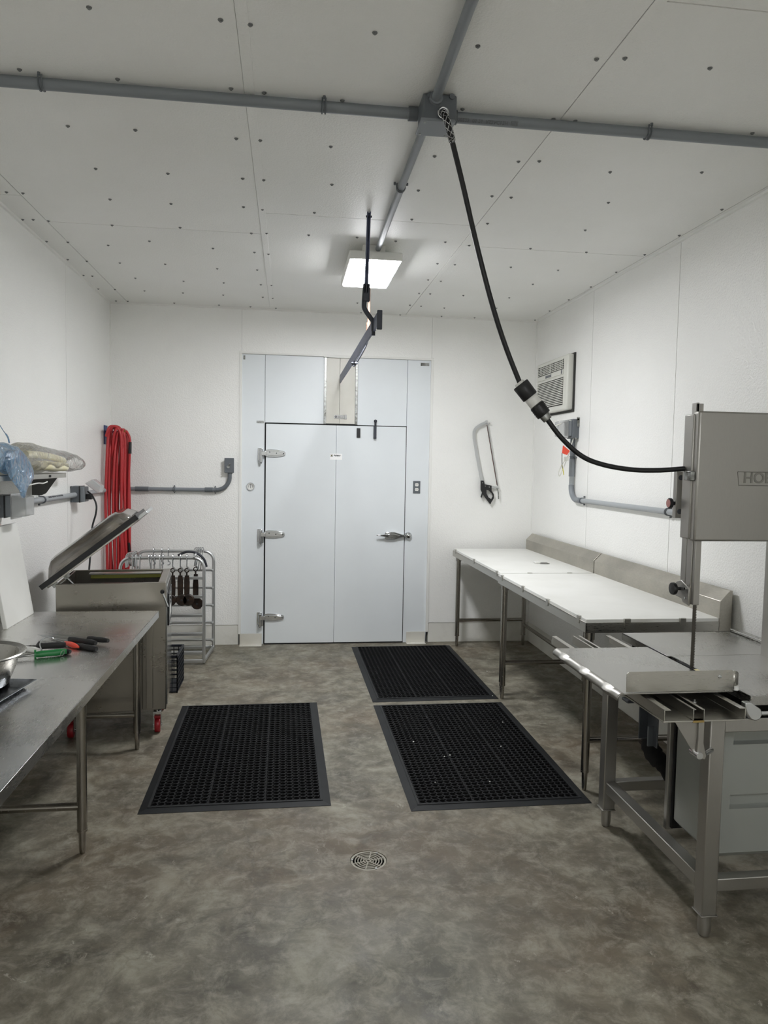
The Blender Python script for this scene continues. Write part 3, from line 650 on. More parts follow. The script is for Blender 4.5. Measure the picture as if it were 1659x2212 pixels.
# handle with an open grip: outline bridged to the hole
bm_ = bmesh.new()
def loop_(pts_, yy): return [bm_.verts.new(A_(x, y, yy)) for x, y in pts_]
for yy in (ys-.014, ys+.012):
    a = loop_(hp, yy); b2 = loop_(hole, yy)
    ea = [bm_.edges.new((a[i], a[(i+1) % len(a)])) for i in range(len(a))]; eb = [bm_.edges.new((b2[i], b2[(i+1) % len(b2)])) for i in range(len(b2))]
    bmesh.ops.triangle_fill(bm_, use_beauty=True, edges=ea+eb)
    if yy < ys: A1, B1 = a, b2
    else: A2, B2 = a, b2
for p_, q_ in ((A1, A2), (B1, B2)):
    for i in range(len(p_)): bm_.faces.new((p_[i], p_[(i+1) % len(p_)], q_[(i+1) % len(p_)], q_[i]))
gh = G(); bm_.verts.index_update(); gh.add([v.co.copy() for v in bm_.verts], [tuple(v.index for v in f.verts) for f in bm_.faces]); bm_.free()
ho = part('handle', gh, blk_m, t, label='black plastic saw handle', sm=False)
for q in ((1042.5, 1043), (1048.5, 1050), (1057, 1052)):
    part('rivet', G().cyl(A_(*q, ys-.017), A_(*q, ys-.012), .0045, seg=10), galv_m, ho)
part('wall_hook', G().cyl(A_(1052, 909, D-.04), A_(1052, 909, D), .004, seg=8), galv_m, t)

# ------------------------------------------------------------------ right wall: window air conditioner, outlet and conduit
t = thing('air_conditioner', 'off-white air conditioner set into the right wall near the corner', 'air conditioner', (WR, 6.14, 2.37))
AY0, AY1, AZ0, AZ1 = 5.775, 6.52, 2.145, 2.598
part('sleeve_gap', G().box(WR-.012, WR+.01, AY0-.022, AY1+.012, AZ0-.018, AZ1+.008), acdark_m, t, sm=False, label='dark ragged gap around the unit')
xf = WR-.062
part('case', G().box(xf, WR, AY0, AY1, AZ0, AZ1), acw_m, t, bevel=.012)
part('intake_recess', G().box(xf-.002, xf+.004, AY0+.085, AY1-.045, AZ0+.045, AZ0+.275), acdark_m, t, sm=False)
for k in range(16):
    z = AZ0+.052+k*.0145
    part('louvre', G().box(xf-.010, xf-.001, AY0+.083, AY1-.043, z, z+.0072), acw_m, t, bevel=.001, sm=False)
part('outlet_recess', G().box(xf-.002, xf+.004, AY0+.085, AY1-.045, AZ1-.115, AZ1-.030), acdark_m, t, sm=False)
for k in range(6):
    z = AZ1-.110+k*.0145
    part('vane', G().box(xf-.008, xf-.001, AY0+.085, AY1-.045, z, z+.005), acw_m, t, sm=False)
for k in range(15):
    y = AY0+.105+k*.038
    part('vane', G().box(xf-.006, xf-.001, y, y+(.014 if k == 7 else .004), AZ1-.112, AZ1-.032), acw_m, t, sm=False)
cpn = part('control_panel', G().box(xf-.006, xf, AY0+.085, AY1-.045, AZ1-.158, AZ1-.118), acw_m, t, bevel=.003)
part('display', G().box(xf-.0075, xf-.005, 6.13, 6.27, AZ1-.150, AZ1-.128), printgrey_m, cpn, sm=False)
part('badge', G().box(xf-.0075, xf-.005, AY0+.10, AY0+.125, AZ1-.152, AZ1-.122), printgrey_m, cpn, sm=False)

t = thing('weatherproof_outlet', 'grey outlet box with clear bubble cover below the air conditioner', 'outlet', (WR, 5.70, 1.98))
part('back_box', G().box(WR-.055, WR, 5.640, 5.765, 1.905, 2.060), pvcdark_m, t, bevel=.004)
part('outlet_body', G().box(WR-.085, WR-.055, 5.652, 5.755, 1.925, 2.045), pvc_m, t, bevel=.003)
bub = G(); 
def frustum(g, x0, x1, y0, y1, z0, z1, ins):
    return g.hull_box([(x1, y0+ins, z0+ins), (x0, y0, z0), (x0, y1, z0), (x1, y1-ins, z0+ins), (x1, y0+ins, z1-ins), (x0, y0, z1), (x0, y1, z1), (x1, y1-ins, z1-ins)])
frustum(bub, WR-.085, WR-.165, 5.645, 5.762, 1.905, 2.055, .016)
part('bubble_cover', bub, clear_m, t, bevel=.006, label='clear plastic bubble cover')
part('cover_lug', G().cyl((WR-.03, 5.632, 1.905), (WR-.03, 5.65, 1.905), .008, seg=8).cyl((WR-.012, 5.632, 2.058), (WR-.012, 5.65, 2.058), .008, seg=8).box(WR-.02, WR, 5.632, 5.645, 2.0, 2.075), galv_m, t)
t = thing('wall_conduit', 'pale grey conduit dropping from outlet box and running along right wall', 'conduit', (WR, 5.0, 1.415))
xc = WR-.026
path = [Vector((xc, 5.70, 1.905)), Vector((xc, 5.70, 1.53))] + arc((xc, 5.585, 1.53), .115, 0, -90, 10, 'yz') + [Vector((xc, 5.50, 1.415)), Vector((xc, 2.2, 1.412))]
part('pipe', G().tube(path, .0185, 16), pvclight_m, t)
part('coupling', G().cyl((xc, 5.70, 1.60), (xc, 5.70, 1.74), .0235, seg=16), pvc_m, t)
part('bend', G().tube(path[1:14], .0215, 16), pvc_m, t)
part('upper_pipe', G().cyl((xc, 5.70, 1.73), (xc, 5.70, 1.905), .0195, seg=16), pvcdark_m, t)
clamp(t, (xc, 5.70, 1.755), (0, 0, 1), .0185, (1, 0, 0)); clamp(t, (xc, 5.47, 1.415), (0, 1, 0), .0185, (1, 0, 0)); clamp(t, (xc, 4.16, 1.414), (0, 1, 0), .0185, (1, 0, 0)); clamp(t, (xc, 3.0, 1.413), (0, 1, 0), .0185, (1, 0, 0))
# air conditioner cord with its tag
y_ = 5.66
cord = [(1185, 925), (1205, 918), (1232, 908), (1239, 925), (1240, 940), (1233, 965), (1227, 985), (1217, 1010), (1209, 1028), (1207, 1020), (1213, 1005), (1222, 992)]
cpts = [at(x, y, 'y', y_) for x, y in cord]
t = thing('appliance_cord', 'looped pale cord with orange tag hanging below clear outlet cover', 'cord', cpts[0])
part('cord', G().tube(smooth(cpts, 6), .0042, 8), acw_m, t)
part('plug', G().box(*[v for ab in zip(cpts[-1]-Vector((.012, .012, .012)), cpts[-1]+Vector((.022, .012, .02))) for v in ab]), acw_m, t, bevel=.003)
q = [at(1216, 962, 'y', y_-.02), at(1231, 974, 'y', y_-.02), at(1225, 983, 'y', y_-.02), at(1214, 979, 'y', y_-.02)]
part('tag', G().add([p-Vector((0, .001, 0)) for p in q]+[p+Vector((0, .001, 0)) for p in q], [(0, 1, 2, 3), (7, 6, 5, 4), (0, 1, 5, 4), (1, 2, 6, 5), (2, 3, 7, 6), (3, 0, 4, 7)]), mat('orange red tag', (238, 84, 60), .5), t, label='orange red warning tag', sm=False)
part('tie', G().tube(smooth([at(1214, 979, 'y', y_-.02), at(1214, 1000, 'y', y_-.02), at(1215, 1012, 'y', y_-.02)], 4), .0035, 6), galv_m, t)
part('yellow_lead', G().tube(smooth([at(1214, 1004, 'y', y_-.02), at(1216, 1014, 'y', y_-.02), at(1218, 1026, 'y', y_-.02)], 4), .0035, 6), yellow_m, t)

# ------------------------------------------------------------------ rubber mats
def mat_mesh():
    g = G(); nx, nyy = 24, 42; mx, my = .914, 1.56; bx, by = .050, .050
    hx, hy = (mx-2*bx-2*.006)/nx, (my-2*by)/nyy; zt, zb = .0125, .001; r = min(hx, hy)*.405
    def ox(i): return bx+hx*i+.006*(i//8)
    vs, fs = [], []
    for i in range(nx):
        for j in range(nyy):
            cx, cy = ox(i)+hx/2, by+hy*(j+.5); n = len(vs)
            c = .27
            out = [(1, 0), (1, 1-c*1.6), (1-c*1.6, 1), (0, 1), (-(1-c*1.6), 1), (-1, 1-c*1.6), (-1, 0), (-1, -(1-c*1.6)), (-(1-c*1.6), -1), (0, -1), (1-c*1.6, -1), (1, -(1-c*1.6))]
            angs = [math.atan2(w, u) for u, w in out]
            for (u, w), a in zip(out, angs):
                vs.append((cx+u*hx/2, cy+w*hy/2, zt)); vs.append((cx+r*math.cos(a), cy+r*math.sin(a), zt+.0022))
                vs.append((cx+r*math.cos(a), cy+r*math.sin(a), zb)); vs.append((cx+u*hx/2, cy+w*hy/2, zb))
            for k in range(12):
                k2 = (k+1) % 12; a, b2 = n+4*k, n+4*k2
                fs.append((a, b2, b2+1, a+1)); fs.append((a+1, b2+1, b2+2, a+2))
                if k in (1, 4, 7, 10): fs.append((a, b2, b2+3, a+3))
    g.add(vs, fs)
    for i in (8, 16):
        x = ox(i)-.006; g.box(x, x+.006, by, my-by, zb, zt+.001)
    return g, mx, my, bx, by
mg, MX, MY, BX, BY = mat_mesh()
def make_mat(label, loc):
    t = thing('rubber_mat', label, 'mat', loc, None); o = Vector(loc)
    g = G(); g.v = [tuple(Vector(v)+o) for v in mg.v]; g.f = mg.f
    part('perforated_field', g, rub_m, t, sm=False)
    g = G(); zt = .0145
    outer = [(0, 0), (MX, 0), (MX, MY), (0, MY)]; inner = [(BX, BY), (MX-BX, BY), (MX-BX, MY-BY), (BX, MY-BY)]
    i2 = [(BX-.012, BY-.012), (MX-BX+.012, BY-.012), (MX-BX+.012, MY-BY+.012), (BX-.012, MY-BY+.012)]
    vs = [(x+o.x, y+o.y, .002) for x, y in outer]+[(x+o.x, y+o.y, zt-.003) for x, y in i2]+[(x+o.x, y+o.y, zt) for x, y in i2]+[(x+o.x, y+o.y, zt) for x, y in inner]+[(x+o.x, y+o.y, .001) for x, y in inner]+[(x+o.x, y+o.y, 0.0005) for x, y in outer]
    fs = []
    for a in range(5):
        for k in range(4): fs.append((a*4+k, a*4+(k+1) % 4, a*4+4+(k+1) % 4, a*4+4+k))
    for k in range(4): fs.append((20+k, 20+(k+1) % 4, (k+1) % 4, k))
    part('sloped_border', g.add(vs, fs), rubedge_m, t, sm=False)
    return t
m1 = make_mat('perforated black rubber mat on the left, beside the steel table', (-.690, 3.475, .0))
m1['group'] = 'perforated rubber floor mats'; m1.rotation_euler = (0, 0, .006)
m2 = dup(m1, (.605, 3.385, .0), 'nearer of two black rubber mats laid end to end beside the white topped tables', 'perforated rubber floor mats', (0, 0, .002))
m3 = dup(m1, (.605, 5.012, 0), 'farther black rubber mat, the one in front of the cooler door', 'perforated rubber floor mats', (0, 0, .010))
m3.scale = (1, 1.0, 1)
# crumbs lying on the mat and floor
random.seed(3)
# ------------------------------------------------------------------ floor drain
t = thing('floor_drain', 'round slotted metal drain grate in the concrete floor', 'drain', (DX, DY, 0))
g = G(); z0, z1 = -.008, -.002
rad = [(.0, .012), (.0185, .0228), (.0305, .0348), (.0425, .0468), (.0545, .0588), (.0665, .0755)]
for ra, rb in rad:
    if ra == 0: continue
    g.lathe([(ra, z0), (ra, z1), (rb, z1), (rb, z0), (ra, z0)], (DX, DY, 0), 40)
for k in range(6):
    a = k*PI/3+.25; c_, s_ = math.cos(a), math.sin(a); w = .0024
    p = [(DX+.010*c_-w*s_, DY+.010*s_+w*c_), (DX+.07*c_-w*s_, DY+.07*s_+w*c_), (DX+.07*c_+w*s_, DY+.07*s_-w*c_), (DX+.010*c_+w*s_, DY+.010*s_-w*c_)]
    g.prism(p, 'z', z0, z1+.0005)
g.lathe([(.006, z0), (.006, z1), (.012, z1), (.012, z0), (.006, z0)], (DX, DY, 0), 24)
part('grate', g, mat('dull cast drain metal', (150, 146, 134), .5, .3), t)
part('bowl', G().lathe([(.0765, -.004), (.0765, -.075), (.0001, -.078)], (DX, DY, 0), 32), gap_m, t)
for k in range(3):
    a = .9+k*2*PI/3; part('grate_screw', G().cyl((DX+.069*math.cos(a), DY+.069*math.sin(a), -.002), (DX+.069*math.cos(a), DY+.069*math.sin(a), .0005), .005, seg=10), galv_m, t)

# ------------------------------------------------------------------ left steel table
TZ = .80; TX = -.735; TY0, TY1 = 1.35, 4.335
t = thing('steel_work_table', 'long stainless steel work table along the left wall', 'table', (-1.1, 2.85, 0))
g = G().box(WL+.03, TX, TY0, TY1, TZ-.003, TZ).box(TX-.004, TX, TY0, TY1, TZ-.040, TZ).box(WL+.03, TX, TY1-.004, TY1, TZ-.040, TZ).box(WL+.03, TX, TY0, TY0+.004, TZ-.04, TZ)
g.box(TX-.03, TX-.004, TY0, TY1, TZ-.040, TZ-.037)
part('tabletop', g, sstab_m, t, bevel=.0015)
def tleg(parent, x, y, ztop, r=.0205, m=ssleg_m):
    l = part('leg', G().cyl((x, y, .105), (x, y, ztop), r, seg=20).cyl((x, y, .098), (x, y, .106), r*1.06, seg=20), m, parent)
    part('foot', G().tube([(x, y, 0), (x, y, .012), (x, y, .07), (x, y, .10)], [r*.5, r*.62, r*.72, r*.72], 16), m, l)
    return l
for y in (1.98, 3.146, 4.285):
    for x in (-.850, -1.46): tleg(t, x, y, TZ-.004)
    part('cross_rail', G().cyl((-1.46, y, .205), (-.85, y, .205), .0165, seg=16), ssleg_m, t)
part('long_rail', G().cyl((-1.46, 1.98, .205), (-1.46, 4.285, .205), .0165, seg=16), ssleg_m, t)

# ------------------------------------------------------------------ white topped steel tables on the right
def poly_table(label, y0, y1, xe, legs, rear):
    z = .90; xs = 2.222
    t = thing('cutting_table', label, 'table', (1.85, (y0+y1)/2, 0), 'white topped cutting tables')
    part('cutting_board_top', G().box(xe+.004, xs, y0+.006, y1-.004, z-.012, z+.006), poly_m, t, bevel=.002, sm=False, label='white plastic cutting surface')
    # channel frame round the top
    g = G().box(xe, xe+.006, y0, y1, z-.062, z-.010).box(xe, xs-.005, y0, y0+.006, z-.062, z-.010).box(xe, xs-.005, y1-.006, y1, z-.062, z-.010).box(xe, xe+.04, y0, y1, z-.016, z-.012).box(xe, xs-.005, y0+.001, y1-.001, z-.0150, z-.0125)
    part('frame', g, ss_m, t, bevel=.001)
    n = 4 if not rear else 3
    for k in range(n):
        y = y0+.10+(y1-y0-.2)*k/(n-1)
        part('retaining_tab', G().box(xe-.003, xe+.012, y-.018, y+.018, z-.03, z+.009), ss_m, t, bevel=.002)
    for x in (xe+.22, xe+.52):
        part('retaining_tab', G().box(x-.018, x+.018, y0-.003, y0+.010, z-.03, z+.009), ss_m, t, bevel=.002)
    # splash with a sloping top
    prof = [(xs-.004, z-.016), (xs-.004, z+.095), (xs+.050, z+.150), (xs+.064, z+.150), (xs+.064, z-.062), (xs-.004, z-.062)]
    part('backsplash', G().prism(prof, 'y', y0, y1), splash_m, t, bevel=.002)
    for x, y in legs:
        l = tleg(t, x, y, z-.012)
        part('leg_socket', G().cyl((x, y, z-.105), (x, y, z-.060), .026, seg=20), ssleg_m, l)
    return t
tb1 = poly_table('nearer white topped steel cutting table, behind the bandsaw', 3.485, 5.055, 1.497, [(1.540, 3.475+.06), (1.542, 5.02), (2.19, 3.535), (2.19, 5.03)], False)
tb2 = poly_table('farther white topped steel cutting table in the back right corner', 5.068, 6.60, 1.520, [(1.566, 5.115), (1.566, 6.555), (2.20, 5.115), (2.20, 6.555)], True)
for y in (3.535, 5.02): part('cross_rail', G().cyl((1.54, y, .265), (2.19, y, .265), .0165, seg=16), ssleg_m, tb1)
part('long_rail', G().cyl((2.19, 3.535, .265), (2.19, 5.03, .265), .0165, seg=16), ssleg_m, tb1)
for y in (6.555,): part('cross_rail', G().cyl((1.566, y, .245), (2.20, y, .245), .0165, seg=16), ssleg_m, tb2)
part('long_rail', G().cyl((2.20, 5.115, .2), (2.20, 6.555, .2), .0165, seg=16), ssleg_m, tb2)
# scraper lying on the white top
t = thing('bench_scraper', 'small scraper with white handle lying on the farther white table top', 'scraper', (2.0, 5.58, .906))
part('handle', G().box(1.955, 1.995, 5.565, 5.625, .907, .920), white_m, t, bevel=.004)
part('blade', G().box(1.993, 2.062, 5.540, 5.610, .908, .911), mat('dull grey blade', (118, 116, 112), .5, .5), t, bevel=.001)

# ------------------------------------------------------------------ the bandsaw
def bandsaw():
    t = thing('meat_bandsaw', 'stainless steel butcher bandsaw standing in the right foreground', 'bandsaw', (1.8, 2.75, 0))
    Z = .88
    lx0, lx1 = 1.470, 1.526
    def sqleg(x0, x1, y0, y1, top):
        l = part('leg', G().box(x0, x1, y0, y1, .088, top), saw_m, t, bevel=.004)
        part('leg_plate', G().box(x0-.004, x1+.004, y0-.004, y1+.004, .084, .089), saw_m, l, bevel=.001)
        cx, cy = (x0+x1)/2, (y0+y1)/2
        part('foot', G().tube([(cx, cy, 0), (cx, cy, .006), (cx, cy, .03), (cx, cy, .085)], [.012, .020, .0225, .0225], 18), saw_m, l)
        return l
    sqleg(lx0, lx1, 2.330, 2.386, .80); sqleg(lx0-.008, lx1-.008, 3.135, 3.191, .815)
    sqleg(2.14, 2.196, 2.330, 2.386, .80); sqleg(2.14, 2.196, 3.135, 3.191, .80)
    part('lower_rail', G().box(lx0, lx1-.006, 2.386, 3.135, .170, .221), saw_m, t, bevel=.003)
    part('lower_rail', G().box(lx1, 2.14, 2.336, 2.380, .172, .218), saw_m, t, bevel=.003)
    part('lower_rail', G().box(lx1-.008, 2.14, 3.141, 3.185, .172, .218), saw_m, t, bevel=.003)
    part('lower_rail', G().box(2.15, 2.196, 2.386, 3.135, .170, .221), saw_m, t, bevel=.003)
    part('upper_rail', G().box(lx1, 2.14, 2.334, 2.384, .752, .800), saw_m, t, bevel=.003)
    part('upper_rail', G().box(lx0, lx1-.01, 2.386, 3.135, .745, .80), saw_m, t, bevel=.003)
    # closed base with recessed grips
    cx0, cy0, cy1, cz0, cz1 = 1.556, 2.425, 2.715, .242, .79
    def rrect(x0, x1, y0, y1, r, n=6):
        out = []
        for cx, cy, a0 in ((x1-r, y1-r, 0), (x0+r, y1-r, 90), (x0+r, y0+r, 180), (x1-r, y0+r, 270)):
            for k in range(n+1):
                a = math.radians(a0+90*k/n); out.append((cx+r*math.cos(a), cy+r*math.sin(a)))
        return out
    # shell: rounded side walls and bottom, the front sheet carries two recesses
    g = G(); o = rrect(cx0, 2.13, cy0, cy1, .035); n = len(o)
    vs = [(x, y, cz0+.02) for x, y in o]+[(x, y, cz1) for x, y in o]; ins = rrect(cx0+.018, 2.112, cy0+.018, cy1-.018, .02)
    vs += [(x, y, cz0) for x, y in ins]
    fs = []
    for k in range(n):
        k2 = (k+1) % n
        p, q = o[k], o[k2]
        if abs(p[1]-cy0) < 1e-6 and abs(q[1]-cy0) < 1e-6 and abs(p[0]-q[0]) > .1: front = (p, q)
        else: fs.append((k, k2, n+k2, n+k))
        fs.append((k, k2, 2*n+k2, 2*n+k))
    fs += [tuple(range(2*n, 3*n)), tuple(range(n, 2*n))]
    g.add(vs, fs)
    fx0, fx1 = sorted((front[0][0], front[1][0]))
    rec = [(1.622, 1.90, .670, .710), (1.618, 1.83, .428, .482)]
    zs = sorted({cz0+.02, cz1} | {v for r_ in rec for v in r_[2:]})
    for za, zb in zip(zs[:-1], zs[1:]):
        hit = [r_ for r_ in rec if r_[2] <= za+1e-6 and r_[3] >= zb-1e-6]
        if not hit: g.add([(fx0, cy0, za), (fx1, cy0, za), (fx1, cy0, zb), (fx0, cy0, zb)], [(0, 1, 2, 3)])
        else:
            r_ = hit[0]; a, b2 = r_[0], r_[1]; dd = .028
            g.add([(fx0, cy0, za), (a, cy0, za), (a, cy0, zb), (fx0, cy0, zb)], [(0, 1, 2, 3)])
            g.add([(b2, cy0, za), (fx1, cy0, za), (fx1, cy0, zb), (b2, cy0, zb)], [(0, 1, 2, 3)])
            o4 = [(a, cy0, za), (b2, cy0, za), (b2, cy0, zb), (a, cy0, zb)]; i4 = [(a+.02, cy0+dd, za+.004), (b2-.02, cy0+dd, za+.004), (b2-.02, cy0+dd, zb-.002), (a+.02, cy0+dd, zb-.002)]
            g.add(o4+i4, [(0, 1, 5, 4), (1, 2, 6, 5), (2, 3, 7, 6), (3, 0, 4, 7), (4, 5, 6, 7)])
    part('base_cabinet', g, sawgrey_m, t, label='satin grey molded base with two hand recesses')
    part('rear_panel', G().box(1.545, 1.575, cy1+.012, cy1+.035, .20, .80), saw_m, t, bevel=.002)
    part('rear_gap', G().box(1.562, 2.12, cy1, cy1+.012, .21, .79), gap_m, t, sm=False)
    # fixed table, rear leaf with lip
    top = part('main_table', G().box(1.617, 2.24, 2.335, 2.872, Z-.006, Z).box(1.617, 2.24, 2.329, 2.335, Z-.032, Z).box(1.617, 1.622, 2.335, 2.872, Z-.030, Z), sawtop_m, t, bevel=.0015)
    part('rear_table', G().box(1.603, 2.19, 2.876, 3.305, Z-.006, Z).box(1.603, 1.608, 2.876, 3.305, Z-.034, Z).box(1.603, 2.19, 3.299, 3.305, Z-.034, Z), sawtop_m, t, bevel=.0015)
    part('rear_lip', G().box(2.160, 2.195, 2.9, 3.305, Z, Z+.016), sawtop_m, t, bevel=.005)
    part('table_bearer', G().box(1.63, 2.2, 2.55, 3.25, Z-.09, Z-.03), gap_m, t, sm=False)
    part('blade_slot', G().box(1.598, 1.616, 2.60, 2.80, Z-.003, Z+.0006), gap_m, t, sm=False)
    part('slot_insert', G().box(1.600, 1.617, 2.612, 2.672, Z-.002, Z+.0018), cream2_m, t, bevel=.001)
    # head with the upper wheel, door overlapping at the near side
    hx0, hx1, hy0, hy1, hz0, hz1 = 1.560, 2.19, 2.652, 2.748, 1.392, 1.896
    hd = part('head_housing', G().box(hx0, hx1, hy0+.03, hy1, hz0+.006, hz1-.010), saw_m, t, bevel=.004)
    dr = part('head_door', G().box(hx0+.006, hx1, hy0, hy0+.045, hz0, hz1), saw_m, t, bevel=.008)
    mt = frame_mtx(Vector((1.875, hy0-.0004, 1.640)), (1, 0, 0), (0, 0, 1))
    text_part('raised_lettering', 'HOBART', .058, mt, emboss_m, dr, depth=.0015, bold=.0012)
    part('raised_border', G().tube([(1.735, hy0, 1.665), (2.02, hy0, 1.665)], .0016, 6).tube([(1.735, hy0, 1.665), (1.742, hy0, 1.612), (2.02, hy0, 1.612)], .0016, 6), emboss_m, dr)
    part('tension_bracket', G().box(hx0+.018, hx0+.028, hy1-.055, hy1-.02, hz1-.03, hz1+.035).box(hx0+.018, hx0+.046, hy1-.055, hy1-.05, hz1-.03, hz1+.032), saw_m, t, bevel=.001)
    # latch and switch bracket on the left side
    part('door_latch', G().box(hx0-.012, hx0+.006, hy0+.012, hy0+.065, 1.628, 1.664).cyl((hx0-.012, hy0+.02, 1.66), (hx0+.004, hy0+.02, 1.66), .006, seg=10).cyl((hx0-.012, hy0+.02, 1.632), (hx0+.004, hy0+.02, 1.632), .006, seg=10), galv_m, t, bevel=.002)
    sb = part('switch_bracket', G().box(1.553, 1.590, 2.775, 2.80, 1.474, 1.662), saw_m, t, bevel=.002)
    for z in (1.637, 1.50): part('port_hole', G().cyl((1.571, 2.7735, z), (1.571, 2.778, z), .0105, seg=16), motor_m, sb)
    kb = part('stop_knob', G().cyl((1.555, 2.785, 1.533), (1.535, 2.785, 1.533), .008, seg=12).lathe([(.010, 0), (.0205, -.004), (.0215, -.012), (.018, -.016), (.0001, -.016)], (1.543, 2.785, 1.533), 20, 'x'), blk_m, t)
    part('knob_face', G().lathe([(.0001, -.0165), (.0165, -.0165)], (1.543, 2.785, 1.533), 18, 'x'), mat('faded red knob sticker', (186, 130, 126), .5), kb)
    # column
    cl = part('column', G().box(2.02, 2.20, 2.70, 2.866, Z-.05, 1.45), saw_m, t, bevel=.004)
    # blade guide post and guide head
    part('guide_post', G().box(1.592, 1.617, 2.682, 2.700, 1.135, 1.42).box(1.588, 1.600, 2.70, 2.738, 1.135, 1.42), saw_m, t, bevel=.002)
    part('guide_channel', G().box(1.590, 1.604, 2.745, 2.782, 1.18, 1.42), saw_m, t, bevel=.002)
    gd = part('guide_head', G().prism([(2.70, 1.128), (2.70, 1.20), (2.745, 1.218), (2.76, 1.225), (2.80, 1.212), (2.80, 1.152), (2.755, 1.150), (2.745, 1.136)], 'x', 1.582, 1.590), saw_m, t, bevel=.003)
    for z in (1.196, 1.158): part('guide_bolt', G().cyl((1.575, 2.718, z), (1.584, 2.718, z), .005, seg=10), chrome_m, gd)
    kn = part('guide_knob', G().cyl((1.582, 2.765, 1.188), (1.560, 2.765, 1.188), .007, seg=12).lathe([(.008, .0), (.024, -.003), (.026, -.010), (.024, -.017), (.0001, -.019)], (1.563, 2.765, 1.188), 20, 'x'), blk_m, t, label='black blade guide knob')
    # blade with teeth
    g = G(); xb = 1.610; ya, yb = 2.690, 2.706; nteeth = 46; z0, z1 = Z-.02, 1.16
    g.box(xb-.0008, xb+.0008, ya+.003, yb, z0, z1)
    for k in range(nteeth):
        z = z0+(z1-z0)*k/nteeth; dz = (z1-z0)/nteeth
        g.prism([(ya+.0035, z), (ya-.001, z+dz*.25), (ya+.0035, z+dz*.8)], 'x', xb-.0012, xb+.0012)
    # the band is seen edge-on from the room, twisted a little towards the operator
    for i, v in enumerate(g.v):
        a = math.radians(38); dy, dx = v[1]-2.698, v[0]-xb
        g.v[i] = (xb+dx*math.cos(a)-dy*math.sin(a), 2.698+dx*math.sin(a)+dy*math.cos(a), v[2])
    part('saw_blade', g, blade_m, t, sm=False)
    # sliding meat carriage with finger dimples on the left edge
    g = G(); xa, xb2, y0, y1 = 1.168, 1.594, 2.398, 3.035
    g.box(xa+.004, xb2, y0, y1, Z-.005, Z-.001)
    car = part('carriage', g, sawtop_m, t, bevel=.001, label='sliding meat carriage plate')
    g = G(); n = 60; vs = []; fs = []
    for i in range(n+1):
        y = y0+(y1-y0)*i/n; u = (i/n*3.0) % 1.0; b3 = .5-.5*math.cos(2*PI*min(1, max(0, (u-.12)/.62))) if .12 < u < .74 and i/n*3 < 3 else 0
        b3 *= .014
        prof = [(xa+.012, Z-.001), (xa+.004, Z-.001+b3*.35), (xa-.004-b3*.8, Z-.006+b3*.1), (xa-.010-b3*.9, Z-.014), (xa-.013-b3*.3, Z-.026)]
        vs += [(px_, y, pz_) for px_, pz_ in prof]
    for i in range(n):
        for k in range(4): fs.append((i*5+k, i*5+k+1, i*5+6+k, i*5+5+k))
    part('grip_edge', G().add(vs, fs), saw_m, car, solid=.0015, label='rolled edge with finger grips')
    # upright plate along the near edge
    g = G(); pl2 = [(1.192, Z), (1.192, Z+.066), (1.200, Z+.073), (1.592, Z+.073), (1.600, Z+.066), (1.600, Z-.002)]
    g.prism(pl2, 'y', 2.408, 2.411)
    vs = []; R = .035
    for i in range(7):
        a = math.radians(90*i/6*.8); x = 1.598+R*math.sin(a); y = 2.4095+R*(1-math.cos(a))
        ht = Z+.070-.03*(i/6)**2.0; vs += [(x, y, Z+.001), (x, y, ht)]
    g2 = G().add(vs, [(2*i, 2*i+2, 2*i+3, 2*i+1) for i in range(6)])
    fe = part('pusher_plate', g, ss_m, t, bevel=.001, label='upright stainless guard plate')
    part('curved_end', g2, ss_m, fe, solid=.003)
    part('rivet', G().lathe([(.008, 0), (.0065, -.002), (.0001, -.003)], (1.545, 2.408, Z+.050), 12, 'y'), chrome_m, fe)
    part('stop_clip', G().cyl((1.612, 2.412, Z-.002), (1.612, 2.412, Z+.014), .010, seg=14), white_m, fe)
    # slide rails under the carriage
    zr0, zr1 = .826, .864
    ry0, ry1 = 2.262, 3.325
    def rail(x, open_to, wid=.022):
        g = G().box(x, x+.003, ry0, ry1, zr0, zr1).box(min(x, x+open_to*wid), max(x+.003, x+open_to*wid), ry0, ry1, zr1-.003, zr1)
        part('slide_rail', g, ss_m, t, bevel=.001)
    rail(1.258, 1, .024); rail(1.362, 1, .010); rail(1.400, -1, .008); rail(1.550, -1, .020)
    part('tray', G().box(1.256, 1.554, ry0, ry0+.80, zr0-.006, zr0-.001), ss_m, t, bevel=.001)
    part('rail_bearer', G().box(1.26, 1.56, 3.15, 3.19, .806, .824), saw_m, t, bevel=.002)
    part('rail_stop', G().box(1.418, 1.448, 2.50, 2.515, zr0, zr0+.036), chrome_m, t, bevel=.002)
    part('rail_stop_pad', G().cyl((1.433, 2.4985, zr0+.020), (1.433, 2.503, zr0+.020), .010, seg=14), blk_m, t)
    part('tray_bolt', G().cyl((1.475, 2.45, zr0-.002), (1.475, 2.45, zr0+.010), .006, seg=6).cyl((1.475, 2.45, zr0-.001), (1.475, 2.45, zr0+.003), .011, seg=14), galv_m, t)
    part('spacer', G().box(1.362, 1.402, ry0-.001, ry0+.02, zr0-.008, zr0-.001), brass_m, t)
    # folding gusset that carries the tray
    gu = part('folding_bracket', G().prism([(1.312, .818), (1.412, .818), (1.412, .690), (1.395, .690)], 'y', 2.297, 2.301).prism([(1.400, .818), (1.420, .818), (1.420, .735), (1.432, .690), (1.428, .678), (1.396, .684), (1.400, .75)], 'y', 2.288, 2.297), saw_m, t, bevel=.001)
    part('pivot', G().cyl((1.404, 2.280, .694), (1.404, 2.33, .694), .012, seg=16).cyl((1.43, 2.30, .694), (1.475, 2.33, .694), .010, seg=14), chrome_m, gu)
